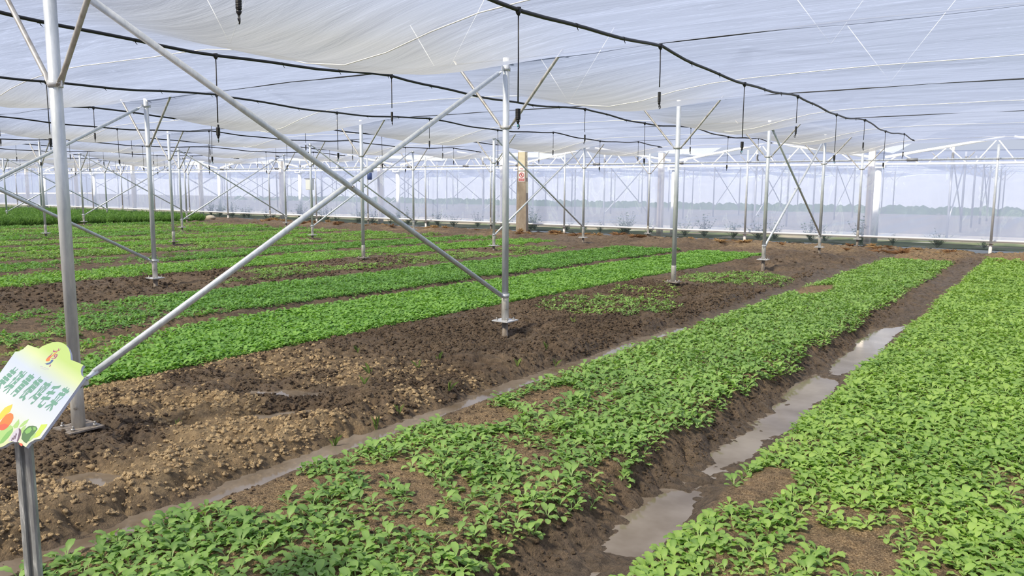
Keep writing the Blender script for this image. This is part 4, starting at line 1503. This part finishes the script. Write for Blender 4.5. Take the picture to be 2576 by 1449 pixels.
ad = nd(m, 'ShaderNodeMath', operation='SUBTRACT')
lk(m, dt.outputs['Value'], ad.inputs[0])
ad.inputs[1].default_value = (T0 - S0).dot(dual)
lk(m, ramp(m, ad.outputs[0], [(0.0, (0.42, 0.57, 0.17)), (0.09, (0.53, 0.61, 0.33)), (0.24, (0.46, 0.53, 0.66)), (0.55, (0.56, 0.60, 0.62)), (0.75, (0.56, 0.60, 0.38)), (1.0, (0.46, 0.54, 0.17))]), m.node_tree.nodes['Principled BSDF'].inputs['Base Color'])
mat('foam_edge', (0.55, 0.57, 0.72), 0.6)
me.materials.append(m)
me.materials.append(MATS['foam_edge'])
for i, p_ in enumerate(me.polygons):
    p_.material_index = 0 if i == 0 else 1
# triangulated fan would break the notches: let the tessellator handle the n-gon
link('board', me, sroot)


def sprint(name, pts, m_, off=0.0006):
    off = 0.0001 + (off - 0.0004) * 0.4
    me_ = bpy.data.meshes.new(name)
    me_.from_pydata([tuple(board(p_, off) - S0) for p_ in pts], [], [tuple(range(len(pts)))])
    me_.materials.append(MATS[m_])
    return link(name, me_, sroot)


for nm, c in (('p_green', (0.15, 0.38, 0.29)), ('p_yellow', (0.93, 0.66, 0.06)), ('p_orange', (0.90, 0.22, 0.04)), ('p_red', (0.85, 0.12, 0.06)), ('p_leaf', (0.22, 0.52, 0.12)), ('p_leaf2', (0.42, 0.68, 0.22)),
              ('p_broc', (0.07, 0.20, 0.06)), ('p_lime', (0.62, 0.80, 0.10)), ('p_purple', (0.14, 0.08, 0.14)), ('p_lilac', (0.66, 0.62, 0.74)), ('p_magenta', (0.42, 0.04, 0.22)), ('p_blue', (0.07, 0.14, 0.36)), ('p_grey', (0.55, 0.52, 0.66)), ('p_tab', (0.60, 0.78, 0.28))):
    mat(nm, tuple(v * 0.75 for v in c), 0.5)
# crop name: seven characters laid on the board's own axes
aT, bT = ab((79, 977))
du = Vector(ab((143, 1003))) - Vector(ab((14.5, 951)))
for i, ch in enumerate('美琪青梗鸡毛菜'):
    src = text_mesh(ch, 1.0, 'p_green', 0.0)
    co_ = np.array([v.co[:] for v in src.vertices])
    fc_ = [tuple(p_.vertices) for p_ in src.polygons]
    lo, hi = co_.min(0), co_.max(0)
    w_, h_ = 0.112, 0.238
    vs_, ff_ = [], []
    for q_, (sx_, sy_) in enumerate(((0, 0), (0, 0.028), (0, -0.028), (0.014, 0), (-0.014, 0), (0.012, 0.022), (-0.012, -0.022))):
        of_ = len(vs_)
        for c_ in co_:
            u_ = (c_[0] - (lo[0] + hi[0]) / 2) / (hi[0] - lo[0]) + sx_
            t_ = (c_[1] - (lo[1] + hi[1]) / 2) / (hi[1] - lo[1]) + sy_
            vs_.append(tuple(T0 + U3 * (aT + (i - 3) * du.x / 6 + u_ * w_) + V3 * (bT + (i - 3) * du.y / 6 - t_ * h_) + NB * (0.0002 + 0.00002 * q_) - S0))
        ff_ += [tuple(k_ + of_ for k_ in f_) for f_ in fc_]
    me_ = bpy.data.meshes.new('character')
    me_.from_pydata(vs_, [], ff_)
    me_.materials.append(MATS['p_green'])
    link('character', me_, sroot)


def crop9(pts):
    return [(x / 7.245, 930 + y / 7.245) for x, y in pts]


def crop5(pts):
    return [(90 + x / 14.49, 860 + y / 14.49) for x, y in pts]


sprint('printed_greens', crop9([(-420, 1500), (-300, 1260), (-120, 1200), (60, 1080), (190, 1010), (240, 1040), (200, 1140), (120, 1270), (40, 1340), (-80, 1400), (-300, 1480)][::-1]), 'p_leaf2', 0.0005)
sprint('printed_pepper', crop9([(230, 628), (215, 690), (180, 770), (100, 830), (30, 900), (-60, 960), (-50, 880), (20, 770), (90, 690), (160, 655)]), 'p_yellow', 0.0006)
sprint('printed_tomato', crop9([(190, 785), (240, 815), (245, 880), (210, 960), (140, 1050), (70, 1100), (10, 1105), (-40, 1070), (-20, 990), (40, 900), (110, 820)]), 'p_orange', 0.0008)
sprint('printed_tomato', crop9([(10, 1000), (90, 980), (160, 1010), (110, 1075), (40, 1105), (-20, 1090), (-40, 1050)]), 'p_red', 0.0010)
sprint('printed_leaf', crop9([(345, 900), (352, 980), (320, 1050), (260, 1070), (235, 1030), (290, 960)]), 'p_leaf2', 0.0006)
sprint('printed_leaf', crop9([(530, 897), (490, 970), (420, 1030), (345, 1055), (380, 1000), (440, 940)]), 'p_leaf2', 0.0006)
sprint('printed_leaf', crop9([(240, 1060), (230, 1130), (150, 1240), (60, 1330), (-20, 1350), (40, 1250), (130, 1140)]), 'p_leaf', 0.0007)
sprint('printed_leaf', crop9([(480, 1010), (440, 1110), (395, 1180), (375, 1090), (420, 1040)]), 'p_leaf2', 0.0006)
sprint('printed_broccoli', crop9([(480, 1060), (530, 1025), (600, 1018), (660, 1035), (685, 1080), (650, 1130), (610, 1180), (560, 1230), (520, 1300), (480, 1340), (440, 1320), (390, 1260), (400, 1180), (430, 1110)]), 'p_broc', 0.0008)
sprint('printed_broccoli', crop9([(500, 1070), (560, 1045), (580, 1090), (540, 1150), (480, 1170), (450, 1130)]), 'p_leaf', 0.0010)
sprint('printed_broccoli', crop9([(600, 1050), (650, 1050), (655, 1090), (615, 1110)]), 'p_leaf', 0.0010)
sprint('printed_lettuce', crop9([(750, 1000), (865, 990), (850, 1030), (770, 1130), (720, 1205), (650, 1240), (600, 1250), (640, 1160), (700, 1090)]), 'p_lime', 0.0006)
sprint('printed_leaf', crop9([(620, 1170), (660, 1140), (640, 1210), (580, 1270), (520, 1310), (550, 1240)]), 'p_leaf2', 0.0007)
sprint('printed_eggplant', crop9([(320, 1065), (360, 1070), (385, 1110), (375, 1180), (345, 1270), (320, 1320), (270, 1320), (215, 1300), (150, 1310), (180, 1250), (250, 1130)]), 'p_lilac', 0.0009)
sprint('printed_eggplant', crop9([(340, 1066), (365, 1075), (387, 1110), (378, 1190), (345, 1270), (318, 1325), (305, 1300), (330, 1210), (345, 1130)]), 'p_purple', 0.0011)
for k_ in range(3):
    sprint('printed_eggplant', crop9([(290 - k_ * 35, 1150 + k_ * 40), (310 - k_ * 35, 1170 + k_ * 40), (280 - k_ * 30, 1260 + k_ * 16), (262 - k_ * 30, 1270 + k_ * 16)]), 'p_purple', 0.0011)
sprint('printed_tomato', crop9([(340, 1345), (380, 1335), (415, 1355), (405, 1390), (385, 1395)]), 'p_red', 0.0011)
# emblem: stylised flowing figure
sprint('emblem', crop5([(620, 350), (650, 275), (660, 320), (735, 330), (815, 305), (825, 235), (850, 245), (848, 290), (885, 300), (840, 320), (740, 355), (650, 380)]), 'p_magenta')
sprint('emblem', crop5([(875, 235), (915, 275), (900, 278)]), 'p_magenta')
sprint('emblem', crop5([(605, 390), (608, 420), (560, 490), (480, 570), (430, 620), (385, 650), (400, 600), (470, 530), (560, 450)]), 'p_magenta')
sprint('emblem', crop5([(810, 320), (740, 400), (680, 460), (590, 530), (530, 590), (510, 640), (530, 665), (480, 700), (400, 712), (362, 695), (368, 650), (430, 590), (520, 530), (600, 490), (690, 410)]), 'p_orange', 0.0008)
sprint('emblem', crop5([(650, 545), (665, 495), (720, 450), (770, 445), (798, 455), (785, 510), (745, 570), (700, 615), (640, 610), (550, 618), (600, 585), (670, 585), (730, 535), (760, 480), (720, 480), (690, 515), (720, 525), (680, 555)]), 'p_magenta')
sprint('emblem', crop5([(560, 655), (640, 640), (635, 690), (580, 760), (500, 815), (420, 835), (365, 832), (395, 805), (315, 795), (400, 775), (480, 755), (540, 710)]), 'p_blue')
sprint('emblem_seal', crop5([(535, 830), (558, 832), (515, 908), (478, 905)]), 'p_magenta')
for (x0_, y0_, w_) in ((165, 880, 95), (300, 925, 70), (390, 965, 85)):
    sprint('emblem_caption', crop5([(x0_, y0_), (x0_ + w_, y0_ + w_ * 0.2), (x0_ + w_ - 8, y0_ + w_ * 0.2 + 22), (x0_ - 8, y0_ + 22)][::-1]), 'p_grey')
sprint('emblem_caption', crop5([(170, 940), (380, 1010), (376, 1022), (166, 952)][::-1]), 'p_grey')
# stake: folded steel channel
st_top, st_base = px(50, 1098, 2.235) - NB * 0.02, None
wv = (CR.xy.to_3d()).normalized()
fv = Vector((CF.x, CF.y, 0)).normalized()
q = MB()
prof = [(-0.0235, 0.0), (-0.0235, -0.012), (-0.019, -0.016), (-0.008, -0.016), (-0.006, -0.010), (0.005, -0.010), (0.007, -0.016), (0.018, -0.016), (0.0235, -0.012), (0.0235, 0.0), (0.0205, 0.0), (0.0205, -0.010), (-0.0205, -0.010), (-0.0205, 0.0)]
zs = (st_top.z, -0.45)
npf = len(prof)
q.add([Vector((st_top.x, st_top.y, z)) + wv * a_ + fv * b_ - S0 for z in zs for a_, b_ in prof], [(i, npf + i, npf + (i + 1) % npf, (i + 1) % npf) for i in range(npf)] + [tuple(range(npf))])
m = galv('stake_steel', (0.20, 0.20, 0.20), (0.62, 0.62, 0.62), 0.45)
n = noise(m, 14, 5, 0.7, mapped(m, (4, 4, 0.5)))
lk(m, ramp(m, n, [(0.42, (0.26, 0.26, 0.27)), (0.60, (0.40, 0.41, 0.42)), (0.70, (0.82, 0.82, 0.82))]), m.node_tree.nodes['Principled BSDF'].inputs['Base Color'])
q.build('stake', 'stake_steel', sroot)
